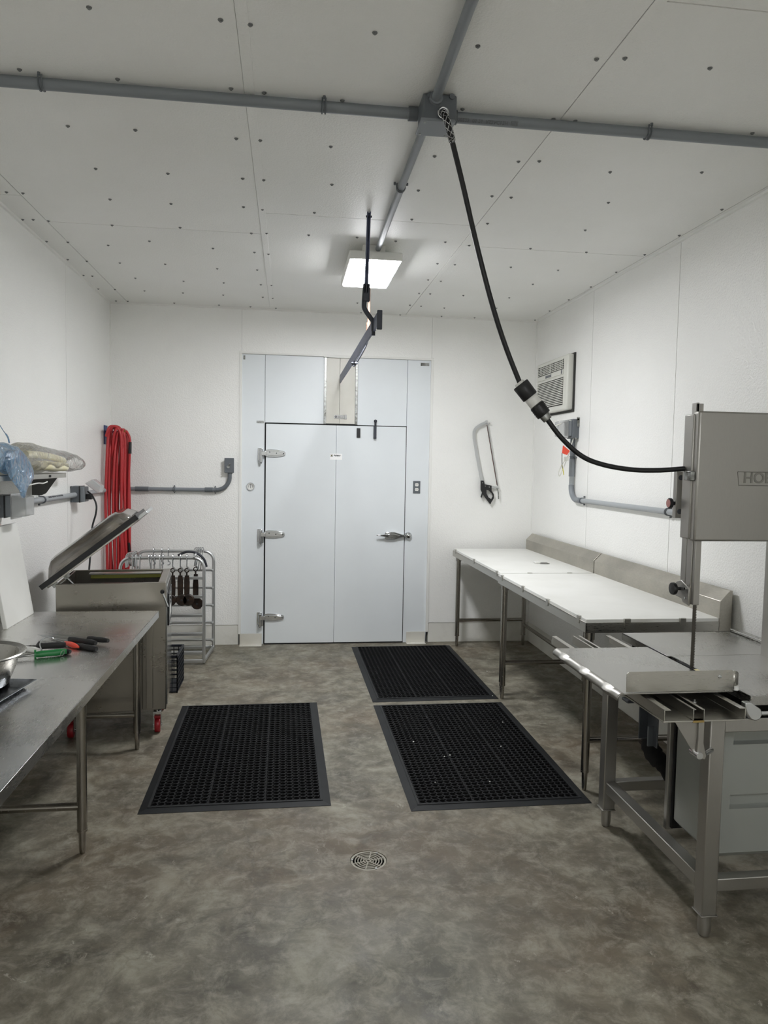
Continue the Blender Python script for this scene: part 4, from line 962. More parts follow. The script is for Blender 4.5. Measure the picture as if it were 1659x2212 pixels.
    # cast bracket and chrome rod at the near right edge
    cb = part('cast_bracket', G().prism([(1.588, .862), (1.614, .862), (1.628, .850), (1.648, .838), (1.655, .820), (1.648, .802), (1.630, .795), (1.612, .802), (1.596, .822), (1.590, .84)], 'y', 2.318, 2.345), alu_m, t, bevel=.004)
    part('rod', G().cyl((1.645, 2.335, .818), (1.95, 2.335, .822), .009, seg=14), chrome_m, t)
    # thickness gauge plate and its bag hanging behind the carriage
    gp = part('gauge_plate', G().prism([(3.02, .78), (3.02, .50), (2.99, .455), (2.93, .455), (2.93, .80)], 'x', 1.600, 1.607).box(1.560, 1.604, 3.015, 3.024, .47, .80), motor_m, t, bevel=.003, label='grey gauge plate hanging under the table')
    part('gauge_handle', G().box(1.485, 1.575, 2.985, 3.045, .640, .655), motor_m, t, bevel=.006)
    part('gauge_tab', G().box(1.575, 1.612, 2.96, 2.97, .455, .545), pvcdark_m, gp, bevel=.002)
    # foot switch lead
    return t
bandsaw()
t = thing('cloth_strap', 'black cloth strap hanging below the bandsaw table beside its grey base', 'strap', (1.6, 3.0, .45))
pts = smooth([at(1398, 1594, 'y', 3.06), at(1404, 1612, 'y', 3.04), at(1416, 1634, 'y', 3.02), at(1432, 1652, 'y', 3.0), at(1444, 1680, 'y', 2.98), at(1462, 1712, 'y', 2.97)], 4)
part('cloth', G().tube(pts, [.020+.022*math.sin(PI*min(1, (i+2)/len(pts)*1.15))+.003*math.sin(i*2.1) for i in range(len(pts))], 10), mat('black cloth', (16, 16, 17), .9), t)
part('brown_flap', G().hull_box([at(1378, 1600, 'y', 3.05), at(1410, 1598, 'y', 3.05), at(1412, 1606, 'y', 3.10), at(1382, 1606, 'y', 3.10), at(1392, 1600, 'y', 3.045), at(1411, 1596, 'y', 3.045), at(1405, 1618, 'y', 3.07), at(1398, 1616, 'y', 3.07)]), mat('brown cloth', (74, 62, 58), .8), t, sm=False)

# ------------------------------------------------------------------ open lidded vacuum packing machine
def sealer():
    C = Vector((-1.052, 4.722, 0)); t = thing('vacuum_sealer', 'stainless vacuum packing machine on red casters with its lid open', 'vacuum sealer', C)
    W2, D2 = .306, .291; zt, zb = .945, .172
    x0, x1, y0, y1 = C.x-W2, C.x+W2, C.y-D2, C.y+D2
    g = G(); wt = .022; zi = .80
    g.box(x0, x1, y0, y0+wt, zb, zt).box(x0, x1, y1-wt, y1, zb, zt).box(x0, x0+wt, y0+wt, y1-wt, zb, zt).box(x1-.045, x1, y0+wt, y1-wt, zb, zt).box(x0+wt, x1-.04, y0+wt, y1-wt, zi-.02, zi).box(x0+wt, x1-.04, y0+wt, y1-wt, zb, zb+.01)
    part('body', g, seal_ss_m, t, bevel=.004)
    part('corner_post', G().box(x1-.115, x1-.075, y0-.004, y0+.01, zb+.01, .72), seal_ss_m, t, bevel=.003)
    part('door_seam', G().box(x1-.160, x1-.157, y0-.0015, y0+.01, zb+.01, .74).box(x1-.135, x1-.133, y0-.0015, y0+.01, zb+.01, .74), gap_m, t, sm=False)
    part('chamber_rail', G().box(x0+.13, x1-.05, y1-.16, y1-.10, zt-.035, zt-.008), yel_m, t, bevel=.002, label='olive yellow sealing bar')
    part('chamber_bar', G().box(x0+.12, x1-.05, y1-.165, y1-.105, zt-.012, zt-.002), ss_m, t, bevel=.002)
    part('chamber_floor', G().box(x0+.03, x1-.05, y0+.03, y1-.03, zi, zi+.002), gap_m, t, sm=False)
    for k in range(3): part('bag_clip', G().box(x0+.20+k*.165, x0+.235+k*.165, y0+.03, y0+.05, zt-.022, zt-.012), white_m, t, bevel=.001)
    # front (room side) panel with control face
    part('front_panel', G().box(x1, x1+.006, y0+.03, y1-.01, zb+.02, zt-.03), chrome_m, t, bevel=.002, label='polished front sheet')
    cp = part('control_panel', G().box(x1+.006, x1+.013, y0+.10, y1-.12, .66, .86), blk_m, t, bevel=.003)
    part('control_dial', G().cyl((x1+.012, y0+.24, .82), (x1+.020, y0+.24, .82), .030, seg=20), chrome_m, cp)
    part('control_label', G().box(x1+.013, x1+.0145, y0+.18, y0+.34, .70, .76), white_m, cp, sm=False)
    st_ = part('lid_strut', G().cyl((x1-.018, y0-.014, .885), (x1+.012, y0-.014, .800), .0055, seg=10), chrome_m, t)
    part('strut_ball', G().lathe([(.0001, -.013), (.010, -.009), (.013, 0), (.010, .009), (.0001, .013)], (x1-.020, y0-.012, .890), 14), blk_m, st_)
    # casters
    for cx, cy in ((x1-.055, y0+.10), (x0+.06, y0+.10), (x1-.055, y1-.07), (x0+.06, y1-.07)):
        w = part('caster', G().lathe([(.0001, -.016), (.044, -.016), (.0475, -.010), (.0475, .010), (.044, .016), (.0001, .016)], (cx, cy, .048), 24, 'x'), red_m, t, label='red caster wheel')
        part('caster_fork', G().box(cx-.024, cx-.019, cy-.020, cy+.020, .04, .125).box(cx+.019, cx+.024, cy-.020, cy+.020, .04, .125).box(cx-.024, cx+.024, cy-.022, cy+.024, .122, .134).cyl((cx, cy, .134), (cx, cy, .172), .020, seg=16).cyl((cx-.028, cy, .048), (cx+.028, cy, .048), .006, seg=10), chrome_m, w)
        part('brake_pedal', G().box(cx-.018, cx+.018, cy-.038, cy-.005, .098, .112), red_m, w, bevel=.002)
    t.rotation_euler = (0, 0, math.radians(6.2))
    # lid: hinged at the wall side, opened about 38 degrees
    ang = math.radians(38)
    hx, hz = x0-.055, zt-.035
    def L_(u, y, w): return (hx+u*math.cos(ang)-w*math.sin(ang), y, hz+u*math.sin(ang)+w*math.cos(ang))
    def lbox(g, u0, u1, ya, yb, w0, w1): return g.hull_box([L_(u0, ya, w0), L_(u1, ya, w0), L_(u1, yb, w0), L_(u0, yb, w0), L_(u0, ya, w1), L_(u1, ya, w1), L_(u1, yb, w1), L_(u0, yb, w1)])
    g = G(); a, b2 = .02, .66; ya, yb = y0-.002, y1
    for q in ((a, b2, ya, ya+.04), (a, b2, yb-.04, yb), (a, a+.04, ya, yb), (b2-.04, b2, ya, yb)): lbox(g, q[0], q[1], q[2], q[3], .0, .012)
    lid = part('lid_frame', g, ss_m, t, bevel=.002)
    g = G()
    for q in ((a-.03, b2, ya-.004, ya+.03), (a-.03, b2, yb-.03, yb), (a-.03, a+.03, ya, yb), (b2-.03, b2, ya, yb)): lbox(g, q[0], q[1], q[2], q[3], .013, .042)
    part('lid_gasket', g, blk_m, lid, label='black lid gasket')
    # smoked dome
    g = G(); nu, nv = 18, 14; vs = []; fs = []
    for i in range(nu+1):
        for j in range(nv+1):
            u = a+.03+(b2-a-.06)*i/nu; y = ya+.028+(yb-ya-.056)*j/nv
            e = min(i/nu, 1-i/nu)*(b2-a)/.10; f = min(j/nv, 1-j/nv)*(yb-ya)/.07
            hgt = .085*(1-(1-min(1, e))**2.4)*(1-(1-min(1, f))**2.4)
            vs.append(L_(u, y, .040+hgt))
    for i in range(nu):
        for j in range(nv): fs.append((i*(nv+1)+j, (i+1)*(nv+1)+j, (i+1)*(nv+1)+j+1, i*(nv+1)+j+1))
    part('lid_dome', G().add(vs, fs), smoke_m, lid, solid=.006, label='smoked transparent dome')
    g = G(); lbox(g, b2-.01, b2+.060, ya+.02, yb-.12, .003, .024); part('lid_handle', g, alu_m, lid, bevel=.004)
    g = G(); lbox(g, a+.10, a+.13, ya+.02, ya+.05, -.02, .005); part('hinge', g, galv_m, lid, bevel=.002); g = G(); lbox(g, a+.02, a+.05, ya+.02, ya+.05, -.02, .005); part('hinge', g, galv_m, lid, bevel=.002)
    g = G(); g.cyl(L_(.12, y0+.07, -.01), (x0+.10, y0+.07, zt-.03), .006, seg=10); part('gas_spring', g, chrome_m, t)
    return t
sealer()

# ------------------------------------------------------------------ aluminium rack with meat hooks
t = thing('sheet_pan_rack', 'half height aluminium rack in the back left corner', 'rack', (-.99, 6.3, 0))
def rack_side(y, xl, xr, zt_, feet):
    R = .085
    pts = [Vector((xl, y, .02)), Vector((xl, y, zt_-R))]+arc((xl+R, y, zt_-R), R, 180, 90, 8)[1:]+arc((xr-R, y, zt_-R), R, 90, 0, 8)+[Vector((xr, y, .02))]
    part('side_frame', G().tube(pts, .0135, 10), alu_m, t)
    for z in [zt_-.155*k for k in range(1, 6)]:
        part('ledge', G().box(xl+.012, xr-.012, y-.004, y+.004, z-.022, z).box(xl+.012, xr-.012, min(y, y+feet*.035), max(y, y+feet*.035), z-.004, z), alu_m, t, bevel=.001)
    part('bottom_bar', G().box(xl, xr, y-.010, y+.010, .020, .045), alu_m, t, bevel=.002)
rack_side(6.07, -1.33, -.672, .884, 1); rack_side(6.53, -1.30, -.640, .884, -1)
for z in (.030,): part('depth_bar', G().hull_box([(-.68, 6.07, z-.01), (-.66, 6.07, z-.01), (-.63, 6.53, z-.01), (-.65, 6.53, z-.01), (-.68, 6.07, z+.015), (-.66, 6.07, z+.015), (-.63, 6.53, z+.015), (-.65, 6.53, z+.015)]), alu_m, t, bevel=.001)
for k in range(1, 6):
    z = .884-.155*k; part('depth_bar', G().cyl((-.652, 6.47, z-.008), (-.642, 6.53, z-.008), .009, seg=10).cyl((-1.31, 6.07, z-.01), (-1.30, 6.53, z-.01), .007, seg=8), alu_m, t)
for x in (-1.255, -.75): part('rivet', G().cyl((x, 6.052, .884), (x, 6.058, .884), .010, seg=10), galv_m, t)

def hook_g(x, y, z, L=.115, r=.0052, lean=0):
    """steel hook over a bar whose top is z"""
    R = .0185
    pts = [Vector((x-.002, y+R, z-.035))]+[Vector((x, y+R*math.cos(math.radians(a)), z-.008+R*math.sin(math.radians(a))+.004)) for a in range(0, 181, 20)]
    pts += [Vector((x+lean*.5, y-R, z-.05)), Vector((x+lean, y-R, z-L))]
    pts += [Vector((x+lean+.016*math.sin(math.radians(a)), y-R, z-L-.016+.016*math.cos(math.radians(a)))) for a in range(20, 230, 30)]
    return G().tube(smooth(pts, 3), r, 8)
ZT = .8975
def add_hook(x, y, label, grp, L=.115, lean=0):
    return solo('meat_hook', hook_g(x, y, ZT, L, lean=lean), chrome_m, label, 'hook', (x, y, ZT), grp)
NTH = ['leftmost', 'second', 'third', 'fourth', 'fifth', 'sixth', 'seventh', 'eighth']
for i, (x, ln) in enumerate(((-1.232, 0), (-1.205, .004), (-1.172, -.004), (-1.105, .018), (-1.085, .0), (-1.058, -.006), (-1.022, .006), (-.995, -.004))):
    add_hook(x, 6.07, 'empty steel hook on the near rack bar, %s of eight from the left' % NTH[i], 'empty hooks on the near rack bar', .12, ln)
for x, w_ in ((-1.150, 'leftmost'), (-1.080, 'middle one'), (-1.025, 'rightmost')):
    add_hook(x, 6.53, 'steel hook standing over the far rack bar, %s of three' % w_, 'hooks on the far rack bar', .10)
for k in range(4):
    x = -1.275+.0
    y = 6.16+.028*k
    solo('meat_hook', G().tube(smooth([(x-.03, y, .79), (x-.035, y, .86), (x-.02, y+.01, .905), (x+.01+.01*k, y, .912), (x+.03, y, .88), (x+.028, y, .80)], 5), .0045, 8), chrome_m, 'bent steel hook over the left rack end, %s of four from the front' % ('first', 'second', 'third', 'last')[k], 'hook', (x, y, .9), 'hooks over the left end of the rack')
for k in range(4):
    x = -.79+.018*k; y = 6.40+.02*k
    solo('meat_hook', G().tube(smooth([(x-.02, 6.53+.02, .83), (x-.022, 6.55, .89), (x, 6.545, .915), (x+.012, 6.50, .90), (x+.0, 6.47, .83), (x-.008, 6.46, .76-.01*k)], 5), .0045, 8), chrome_m, 'steel hook at right end of the far rack bar, %s of four from left' % ('first', 'second', 'third', 'last')[k], 'hook', (x, 6.5, .9), 'hooks at the right end of the far bar')
solo('strap_hoop', G().tube(smooth([(-.90, 6.22, .885), (-.83, 6.22, .915), (-.75, 6.22, .905), (-.69, 6.22, .855), (-.668, 6.22, .79)], 6), .010, 8), darkmetal_m, 'curved dark steel hook arching over the right end of the rack', 'hook', (-.78, 6.22, .9))

def trolley(x, y, label, turn, drop=0):
    t = thing('meat_trolley', label, 'trolley', (x, y, ZT), 'rusty meat trolleys')
    part('hook', hook_g(x, y, ZT, .085), chrome_m, t, label='bright steel hook')
    z = ZT-.085-.032
    part('swivel', G().tube(arc((x, y-.0185, z+.004), .016, 0, 360, 14, 'xz'), .0042, 8).cyl((x, y-.0185, z-.012), (x, y-.0185, z-.045), .007, seg=10), rust_m, t)
    zz = z-.040-drop
    st = [(x-.014, zz+.004+drop), (x+.018, zz+.004+drop), (x+.024, zz-.05), (x+.022, zz-.15), (x+.010, zz-.20), (x-.012, zz-.20), (x-.020, zz-.15), (x-.022, zz-.04)]
    part('strap', G().prism(st, 'y', y-.026, y-.017), rust_m, t, bevel=.002)
    cz = zz-.195; c = Vector((x+.014*turn, y-.03, cz))
    part('wheel', G().lathe([(.006, -.016), (.041, -.016), (.046, -.011), (.035, -.003), (.035, .003), (.046, .011), (.041, .016), (.006, .016)], c, 24, 'y'), rust_m, t, label='grooved rusty wheel')
    part('axle', G().cyl(c+Vector((0, -.022, 0)), c+Vector((0, .02, 0)), .008, seg=10), darkmetal_m, t)
    part('keeper', G().box(c.x-.030, c.x+.028, c.y+.012, c.y+.018, cz-.045, cz+.02), rust_m, t, bevel=.003)
    return t
trolley(-.918, 6.07, 'rusty wheeled meat trolley hanging on rack, the one partly behind the steel machine', -1)
trolley(-.858, 6.07, 'rusty wheeled meat trolley hanging second from left on the near rack bar', 1)
trolley(-.806, 6.07, 'rusty wheeled meat trolley hanging right of centre on the near rack bar', 1)
trolley(-.745, 6.14, 'dark meat trolley hanging lowest, closest to the right rack post', 1.0, .045)

# ------------------------------------------------------------------ milk crate
t = thing('milk_crate', 'black plastic crate standing on floor behind the steel machine', 'crate', (-.93, 5.50, 0))
cx0, cx1, cy0, cy1, ch = -1.10, -.775, 5.33, 5.66, .275
g = G(); 
for yy in (cy0, cy1-.006):
    for k in range(9): z = .004+k*(ch-.012)/8; g.box(cx0, cx1, yy, yy+.006, z, z+.006)
    for k in range(10): x = cx0+k*(cx1-cx0-.006)/9; g.box(x, x+.006, yy, yy+.006, 0, ch)
g = g
for xx in (cx0, cx1-.006):
    for k in range(9): z = .004+k*(ch-.012)/8; g.box(xx, xx+.006, cy0, cy1, z, z+.006)
    for k in range(10): y = cy0+k*(cy1-cy0-.006)/9; g.box(xx, xx+.006, y, y+.006, 0, ch)
g.box(cx0+.004, cx1-.004, cy0+.004, cy1-.004, .006, .012)
part('lattice_body', g, crate_m, t, sm=False)
g = G()
for a, b_ in ((cx0, cx0+.012), (cx1-.012, cx1+.002)): g.box(a, b_, cy0-.002, cy1+.002, ch-.018, ch)
for a, b_ in ((cy0-.002, cy0+.010), (cy1-.010, cy1+.002)): g.box(cx0, cx1, a, b_, ch-.018, ch)
part('rim', g, crate_m, t, bevel=.002)

# ------------------------------------------------------------------ red hose in the corner
t = thing('red_hose', 'long red rubber hose hung in loops in the back left corner', 'hose', (-1.44, 6.5, 1.9))
def hp_(px, py, y): return at(px, py, 'y', y)
g = G(); pts = []
xs = [(228, 262), (233, 266), (238.5, 251), (244, 270), (249.5, 274), (256, 277), (262, 272), (267, 277)]
top = [921, 921, 924, 926, 931, 930, 928, 931]
for i, ((a, b_), tp) in enumerate(zip(xs, top)):
    ya = 6.36+.020*(i % 3)+.012*i; yb = ya+.06
    w = 7*math.sin(i*2.1)
    mid = (a+b_)/2
    pts += [hp_(a+1, tp+22, ya), hp_(a+(b_-a)*.22, tp+3, ya), hp_(mid, tp, (ya+yb)/2+.02), hp_(b_-(b_-a)*.18, tp+6, yb), hp_(b_, tp+32, yb),
            hp_(b_+w*.3, 1040, yb), hp_(b_+w*.6, 1120, yb), hp_(b_+w*.4, 1200, yb+.01), hp_(b_-3, 1262, yb), hp_(mid+4, 1290+3*i, (ya+yb)/2), hp_(a+6, 1262, ya)]
    nx_ = xs[i+1][0] if i+1 < len(xs) else a
    pts += [hp_(a+3+w*.4, 1180, ya), hp_(a+w*.3, 1090, ya), hp_((a+nx_)/2, 1000, ya)]
part('hose_coil', G().tube(smooth(pts, 5), .0112, 10), hose_m, t)
e = [(262, 929), (268, 932), (275, 935), (280, 946), (281, 965), (279, 1010), (277, 1090), (279, 1140), (281, 1190)]
ep = [hp_(x, y, 6.47) for x, y in e]
part('hose_tail', G().tube(smooth(ep[1:], 6), .0105, 10), hose_m, t)
part('brass_fitting', G().tube([hp_(256, 932, 6.46), hp_(271, 932, 6.46)], .012, 8), brass_m, t, label='brass hose fitting')
part('black_sleeve', G().tube([hp_(281, 955, 6.47), hp_(280.5, 980, 6.47)], .0135, 14), blk_m, t)
part('black_sleeve', G().tube([hp_(279, 1172, 6.47), hp_(280.5, 1195, 6.47)], .0135, 14), blk_m, t)
nz = part('spray_nozzle', G().tube([hp_(280, 1195, 6.46), hp_(279, 1212, 6.45), hp_(284, 1222, 6.44)], [.013, .016, .012], 12).tube([hp_(277, 1214, 6.44), hp_(298, 1226, 6.42)], [.016, .011], 12), mat('grey nozzle', (132, 128, 124), .5), t, label='grey and red spray nozzle')
part('nozzle_trigger', G().tube(smooth([hp_(286, 1206, 6.44), hp_(293, 1212, 6.43), hp_(292, 1222, 6.43)], 4), .006, 8), red_m, nz)
part('wall_bracket', G().box(WL+.002, WL+.16, 6.50, 6.56, 1.895, 1.915).box(WL, WL+.008, 6.48, 6.58, 1.80, 1.96), mat('blue bracket', (40, 58, 110), .5), t, bevel=.002, label='blue hose hanger')

# ------------------------------------------------------------------ left wall conduit and outlets
t = thing('wall_conduit', 'grey conduit running along the left wall under the steel shelf', 'conduit', (WL, 5.0, 1.41))
xk = WL+.030
part('pipe', G().cyl((xk, 4.24, 1.412), (xk, 5.50, 1.412), .0185, seg=16).cyl((xk, 5.60, 1.412), (xk, D-.03, 1.414), .0185, seg=16).cyl((xk, 2.6, 1.412), (xk, 4.08, 1.412), .0185, seg=16), pvclight_m, t)
clamp(t, (xk, 4.80, 1.412), (0, 1, 0), .0185, (-1, 0, 0))
text_part('printed_code', 'SCH 40  1/2 IN  RNC  CONDUIT  MAX 90C', .016, frame_mtx(Vector((xk+.0165, 5.02, 1.424)), (0, -1, 0), (-.7, 0, .7)), printgrey_m, t, depth=.001)
def outlet_box(y0, y1, z0, z1, label, opened):
    t = thing('weatherproof_outlet', label, 'outlet', (WL, (y0+y1)/2, (z0+z1)/2))
    part('back_box', G().box(WL, WL+.062, y0, y1, z0, z1), pvcdark_m, t, bevel=.003)
    part('seal_line', G().box(WL+.060, WL+.066, y0-.001, y1+.001, z0-.001, z1+.001), blk_m, t, sm=False)
    part('outlet_body', G().box(WL+.064, WL+.095, y0+.006, y1-.006, z0+.004, z1-.004), pvc_m, t, bevel=.003)
    if not opened:
        part('bubble_frame', G().box(WL+.095, WL+.101, y0-.006, y1+.006, z0-.008, z1+.010), clear_m, t, bevel=.002)
        part('bubble_cover', frustum(G(), WL+.10, WL+.17, y0, y1, z0, z1, .008), clear_m, t, bevel=.004, label='clear grey bubble cover')
    else:
        c = Vector((WL+.100, (y0+y1)/2, z1)); a = math.radians(38); cs, sn = math.cos(a), math.sin(a)
        def T(u, y, w): return Vector((c.x+u*cs+w*sn, y, c.z+.02-u*sn+w*cs))
        g = G().hull_box([T(0, y0, 0), T(.115, y0, 0), T(.115, y1, 0), T(0, y1, 0), T(.02, y0+.015, .055), T(.10, y0+.015, .055), T(.10, y1-.015, .055), T(.02, y1-.015, .055)])
        part('bubble_cover', g, clear_m, t, bevel=.006, label='clear cover swung open over the plug')
        part('plug', G().box(WL+.095, WL+.135, (y0+y1)/2-.02, (y0+y1)/2+.02, z0+.02, z0+.06), blk_m, t, bevel=.004)
    for z in (z0+.006, z1-.006): part('lug', G().cyl((WL+.012, y0-.008, z), (WL+.012, y0+.002, z), .007, seg=8), pvcdark_m, t)
    return t
outlet_box(4.09, 4.235, 1.352, 1.47, 'grey outlet box with bubble cover, the one below the steel shelf', False)
outlet_box(5.50, 5.63, 1.358, 1.475, 'grey outlet box with open cover between the shelf and red hose', True)
cc = [at(190, 1062, 'y', 5.55), at(200, 1072, 'y', 5.5), at(208, 1090, 'y', 5.48), at(207, 1110, 'y', 5.46), at(200, 1135, 'y', 5.44), at(197, 1160, 'y', 5.4), at(195, 1200, 'y', 5.3), at(192, 1240, 'y', 5.25), at(190, 1300, 'y', 5.2), at(192, 1420, 'y', 5.1)]
solo('machine_power_cord', G().tube(smooth(cc, 6), .0065, 10), cable_m, 'black cord dropping from open outlet cover behind the steel machine', 'cord', cc[0])

# ------------------------------------------------------------------ steel shelf with bags
t = thing('wall_shelf', 'stainless steel shelf on the left wall holding plastic bags', 'shelf', (WL, 4.2, 1.575))
SZ = 1.583; SX = -1.36; SY = 4.752
part('shelf_plate', G().box(WL+.002, SX, 2.6, SY, SZ-.003, SZ).box(SX-.004, SX, 2.6, SY, SZ-.028, SZ).box(WL+.002, SX, SY-.004, SY, SZ-.028, SZ).box(WL+.002, WL+.005, 2.6, SY, SZ, SZ+.05), ss_m, t, bevel=.001)
brk = mat('dark bracket steel', (104, 104, 102), .4, .8)
for y in (3.1, 4.70):
    pr = [(WL+.002, SZ-.006), (SX-.03, SZ-.006), (SX-.03, SZ-.02), (WL+.085, SZ-.125), (WL+.06, SZ-.138), (WL+.002, SZ-.138)]
    part('bracket', G().prism(pr, 'y', y, y+.003), brk, t, bevel=.001)
part('slot', G().box(SX, SX+.001, 4.42, 4.46, SZ-.022, SZ-.008), gap_m, t, sm=False)

def blob(name, pts_r, m, label, cat, loc, seed, seg=22, crumple=.02, group=None):
    """crumpled bag: rings given as (centre, ry, rz) swept along a path"""
    random.seed(seed); rings = []; g = G(); vs = []; fs = []
    n = len(pts_r)
    for i, (c, a, b2, tw) in enumerate(pts_r):
        c = Vector(c)
        for k in range(seg):
            th = 2*PI*k/seg; rr = 1+random.uniform(-1, 1)*crumple*4+.10*math.sin(3*th+i*1.7+seed)+.07*math.sin(5*th-i*2.3)
            p = Vector((math.cos(th)*a*rr, 0, math.sin(th)*b2*rr)); p.rotate(Matrix.Rotation(tw, 3, 'Y'))
            vs.append(c+p+Vector((random.uniform(-1, 1), random.uniform(-1, 1), random.uniform(-1, 1)))*crumple*.35)
    for i in range(n-1):
        for k in range(seg): fs.append((i*seg+k, i*seg+(k+1) % seg, (i+1)*seg+(k+1) % seg, (i+1)*seg+k))
    fs += [tuple(range(seg))[::-1], tuple((n-1)*seg+k for k in range(seg))]
    return G().add(vs, fs)
# clear bag with two pale rolls
rollm = mat('cream food roll', (238, 233, 208), .5, var=(7, (228, 219, 176), .4, .7))
t = thing('clear_plastic_bag', 'clear plastic bag of cream coloured rolls on the steel shelf', 'bag', (-1.42, 4.6, SZ))
rings = []
for i in range(15):
    f = i/14; y = 4.06+1.15*f
    a = .085*(1-.10*f); b2 = .088-.034*f
    if i == 0: a *= .75; b2 *= .6
    if i == 14: a *= .9; b2 *= .9
    rings.append(((-1.425, y, SZ+.006+b2), a, b2, .05))
part('bag_film', blob('bag', rings, None, '', '', None, 5, crumple=.012), clearfilm_m, t, sub=1)
t2 = thing('food_roll', 'upper cream coloured roll inside the clear bag on the shelf', 'roll', (-1.42, 4.5, SZ+.09))
part('casing', G().tube(smooth([(-1.43, 4.25, SZ+.108), (-1.41, 4.45, SZ+.105), (-1.40, 4.65, SZ+.092), (-1.40, 4.85, SZ+.074)], 5), [.020]*15+[.015], 14), rollm, t2)
t2 = thing('food_roll', 'lower cream coloured roll inside the clear bag on the shelf', 'roll', (-1.38, 4.5, SZ+.04))
part('casing', G().tube(smooth([(-1.39, 4.30, SZ+.045), (-1.385, 4.45, SZ+.046), (-1.385, 4.62, SZ+.040), (-1.385, 4.84, SZ+.036)], 5), [.027]*15+[.018], 14), rollm, t2)
# blue bag slumped over the shelf edge
t = thing('blue_plastic_bag', 'crumpled translucent blue bag hanging over the edge of shelf', 'bag', (-1.36, 3.95, SZ))
rings = []
for i in range(13):
    f = i/12; y = 3.42+.62*f
    a = .085+.015*math.sin(f*7); b2 = .086-.014*f
    if i == 0: a *= .7; b2 *= .6
    if i == 12: a *= .5; b2 *= .55
    rings.append(((-1.405+.01*math.sin(i), y, SZ+.008+b2), a, b2, .1))
part('bag_body', blob('bag', rings, None, '', '', None, 9, crumple=.020), blue_m, t, sub=1)
def sheet(rows, depth, m, name):
    # hanging film: rows of (y, z) left/right pairs in front of the shelf edge, closed into a thin pouch
    random.seed(6); vs = []; fs = []; n = 12
    for i, (l, r_) in enumerate(rows):
        for k in range(n):
            a_ = 2*PI*k/n; u = .5-.5*math.cos(a_); yy = l[0]+(r_[0]-l[0])*u; zz = l[1]+(r_[1]-l[1])*u
            vs.append((-1.335+depth*math.sin(a_)*(1-.1*i)+random.uniform(-.006, .006), yy+random.uniform(-.006, .006), zz+random.uniform(-.008, .008)))
    for i in range(len(rows)-1):
        for k in range(n): fs.append((i*n+k, i*n+(k+1) % n, (i+1)*n+(k+1) % n, (i+1)*n+k))
    fs += [tuple(range(n)), tuple((len(rows)-1)*n+k for k in range(n))]
    return part(name, G().add(vs, fs), m, t, sub=1)
sheet([((3.66, 1.70), (3.86, 1.72)), ((3.68, 1.64), (3.98, 1.69)), ((3.72, 1.59), (4.08, 1.63)), ((3.78, 1.555), (4.10, 1.58)), ((3.86, 1.52), (4.06, 1.545)), ((3.90, 1.49), (3.99, 1.525)), ((3.93, 1.462), (3.96, 1.466))], .022, blue_m, 'hanging_fold')
part('tie_tail', G().tube(smooth([(-1.33, 3.99, SZ-.055), (-1.31, 4.07, SZ-.045), (-1.30, 4.13, SZ-.047), (-1.295, 4.18, SZ-.040)], 5), .0035, 6), white_m, t)
part('tie_tail', G().tube(smooth([(-1.38, 3.88, SZ+.16), (-1.38, 3.86, SZ+.19), (-1.39, 3.83, SZ+.22), (-1.40, 3.79, SZ+.26)], 5), [.004]*8+[.002]*8, 6), blue_m, t)
t2 = thing('white_roll', 'white roll seen through the blue bag on the shelf', 'roll', (-1.38, 3.80, SZ+.02))
part('roll_body', G().lathe([(.0001, 0), (.026, 0), (.028, .01), (.022, .05), (.027, .10), (.0001, .105)], (-1.375, 3.81, SZ+.03), 16), white_m, t2)

# ------------------------------------------------------------------ things on the left table
g = G(); th = .022
xb_, xt_ = -1.405, -1.490; y0, y1 = 3.885, 4.285; zt_ = 1.310
g.hull_box([(xb_-th, y0, TZ), (xb_, y0, TZ), (xb_, y1, TZ), (xb_-th, y1, TZ), (xt_-th, y0, zt_), (xt_, y0, zt_), (xt_, y1, zt_), (xt_-th, y1, zt_)])
solo('cutting_board', g, poly_m, 'thick white cutting board leaning against the left wall on the steel table', 'cutting board', (-1.42, 4.08, TZ), bevel=.004, sm=False)

t = thing('steel_bowl', 'large round stainless bowl on the tray at left edge of the steel table', 'bowl', (-1.185, 2.80, TZ+.022))
bc = (-1.165, 2.86, TZ+.006)
part('bowl_body', G().lathe([(.0001, .004), (.105, .004), (.125, .012), (.148, .065), (.165, .122), (.184, .128), (.190, .134), (.186, .138), (.163, .131), (.144, .070), (.121, .016), (.102, .009), (.0001, .009)], bc, 48), bowl_m, t)
A_c = (-.955, 2.905, TZ)
t = thing('sheet_pan', 'shallow metal sheet pan under the bowl on the steel table', 'tray', A_c)
tx0, tx1, ty0, ty1, tz = -.46, 0, -.66, 0, .002
lo = [(tx0+.03, ty0+.03), (tx1-.03, ty0+.03), (tx1-.03, ty1-.03), (tx0+.03, ty1-.03)]; hi = [(tx0, ty0), (tx1, ty0), (tx1, ty1), (tx0, ty1)]; rim = [(tx0-.006, ty0-.006), (tx1+.006, ty0-.006), (tx1+.006, ty1+.006), (tx0-.006, ty1+.006)]
vs = [Vector(A_c)+Vector((x, y, z)) for x, y, z in [(x, y, tz) for x, y in lo]+[(x, y, tz+.022) for x, y in hi]+[(x, y, tz+.020) for x, y in rim]]
part('pan', G().add(vs, [(0, 1, 2, 3)]+[(k, (k+1) % 4, 4+(k+1) % 4, 4+k) for k in range(4)]+[(4+k, 4+(k+1) % 4, 8+(k+1) % 4, 8+k) for k in range(4)]), tray_m, t, solid=.0025, sm=False)
t.rotation_euler = (0, 0, math.radians(-8))

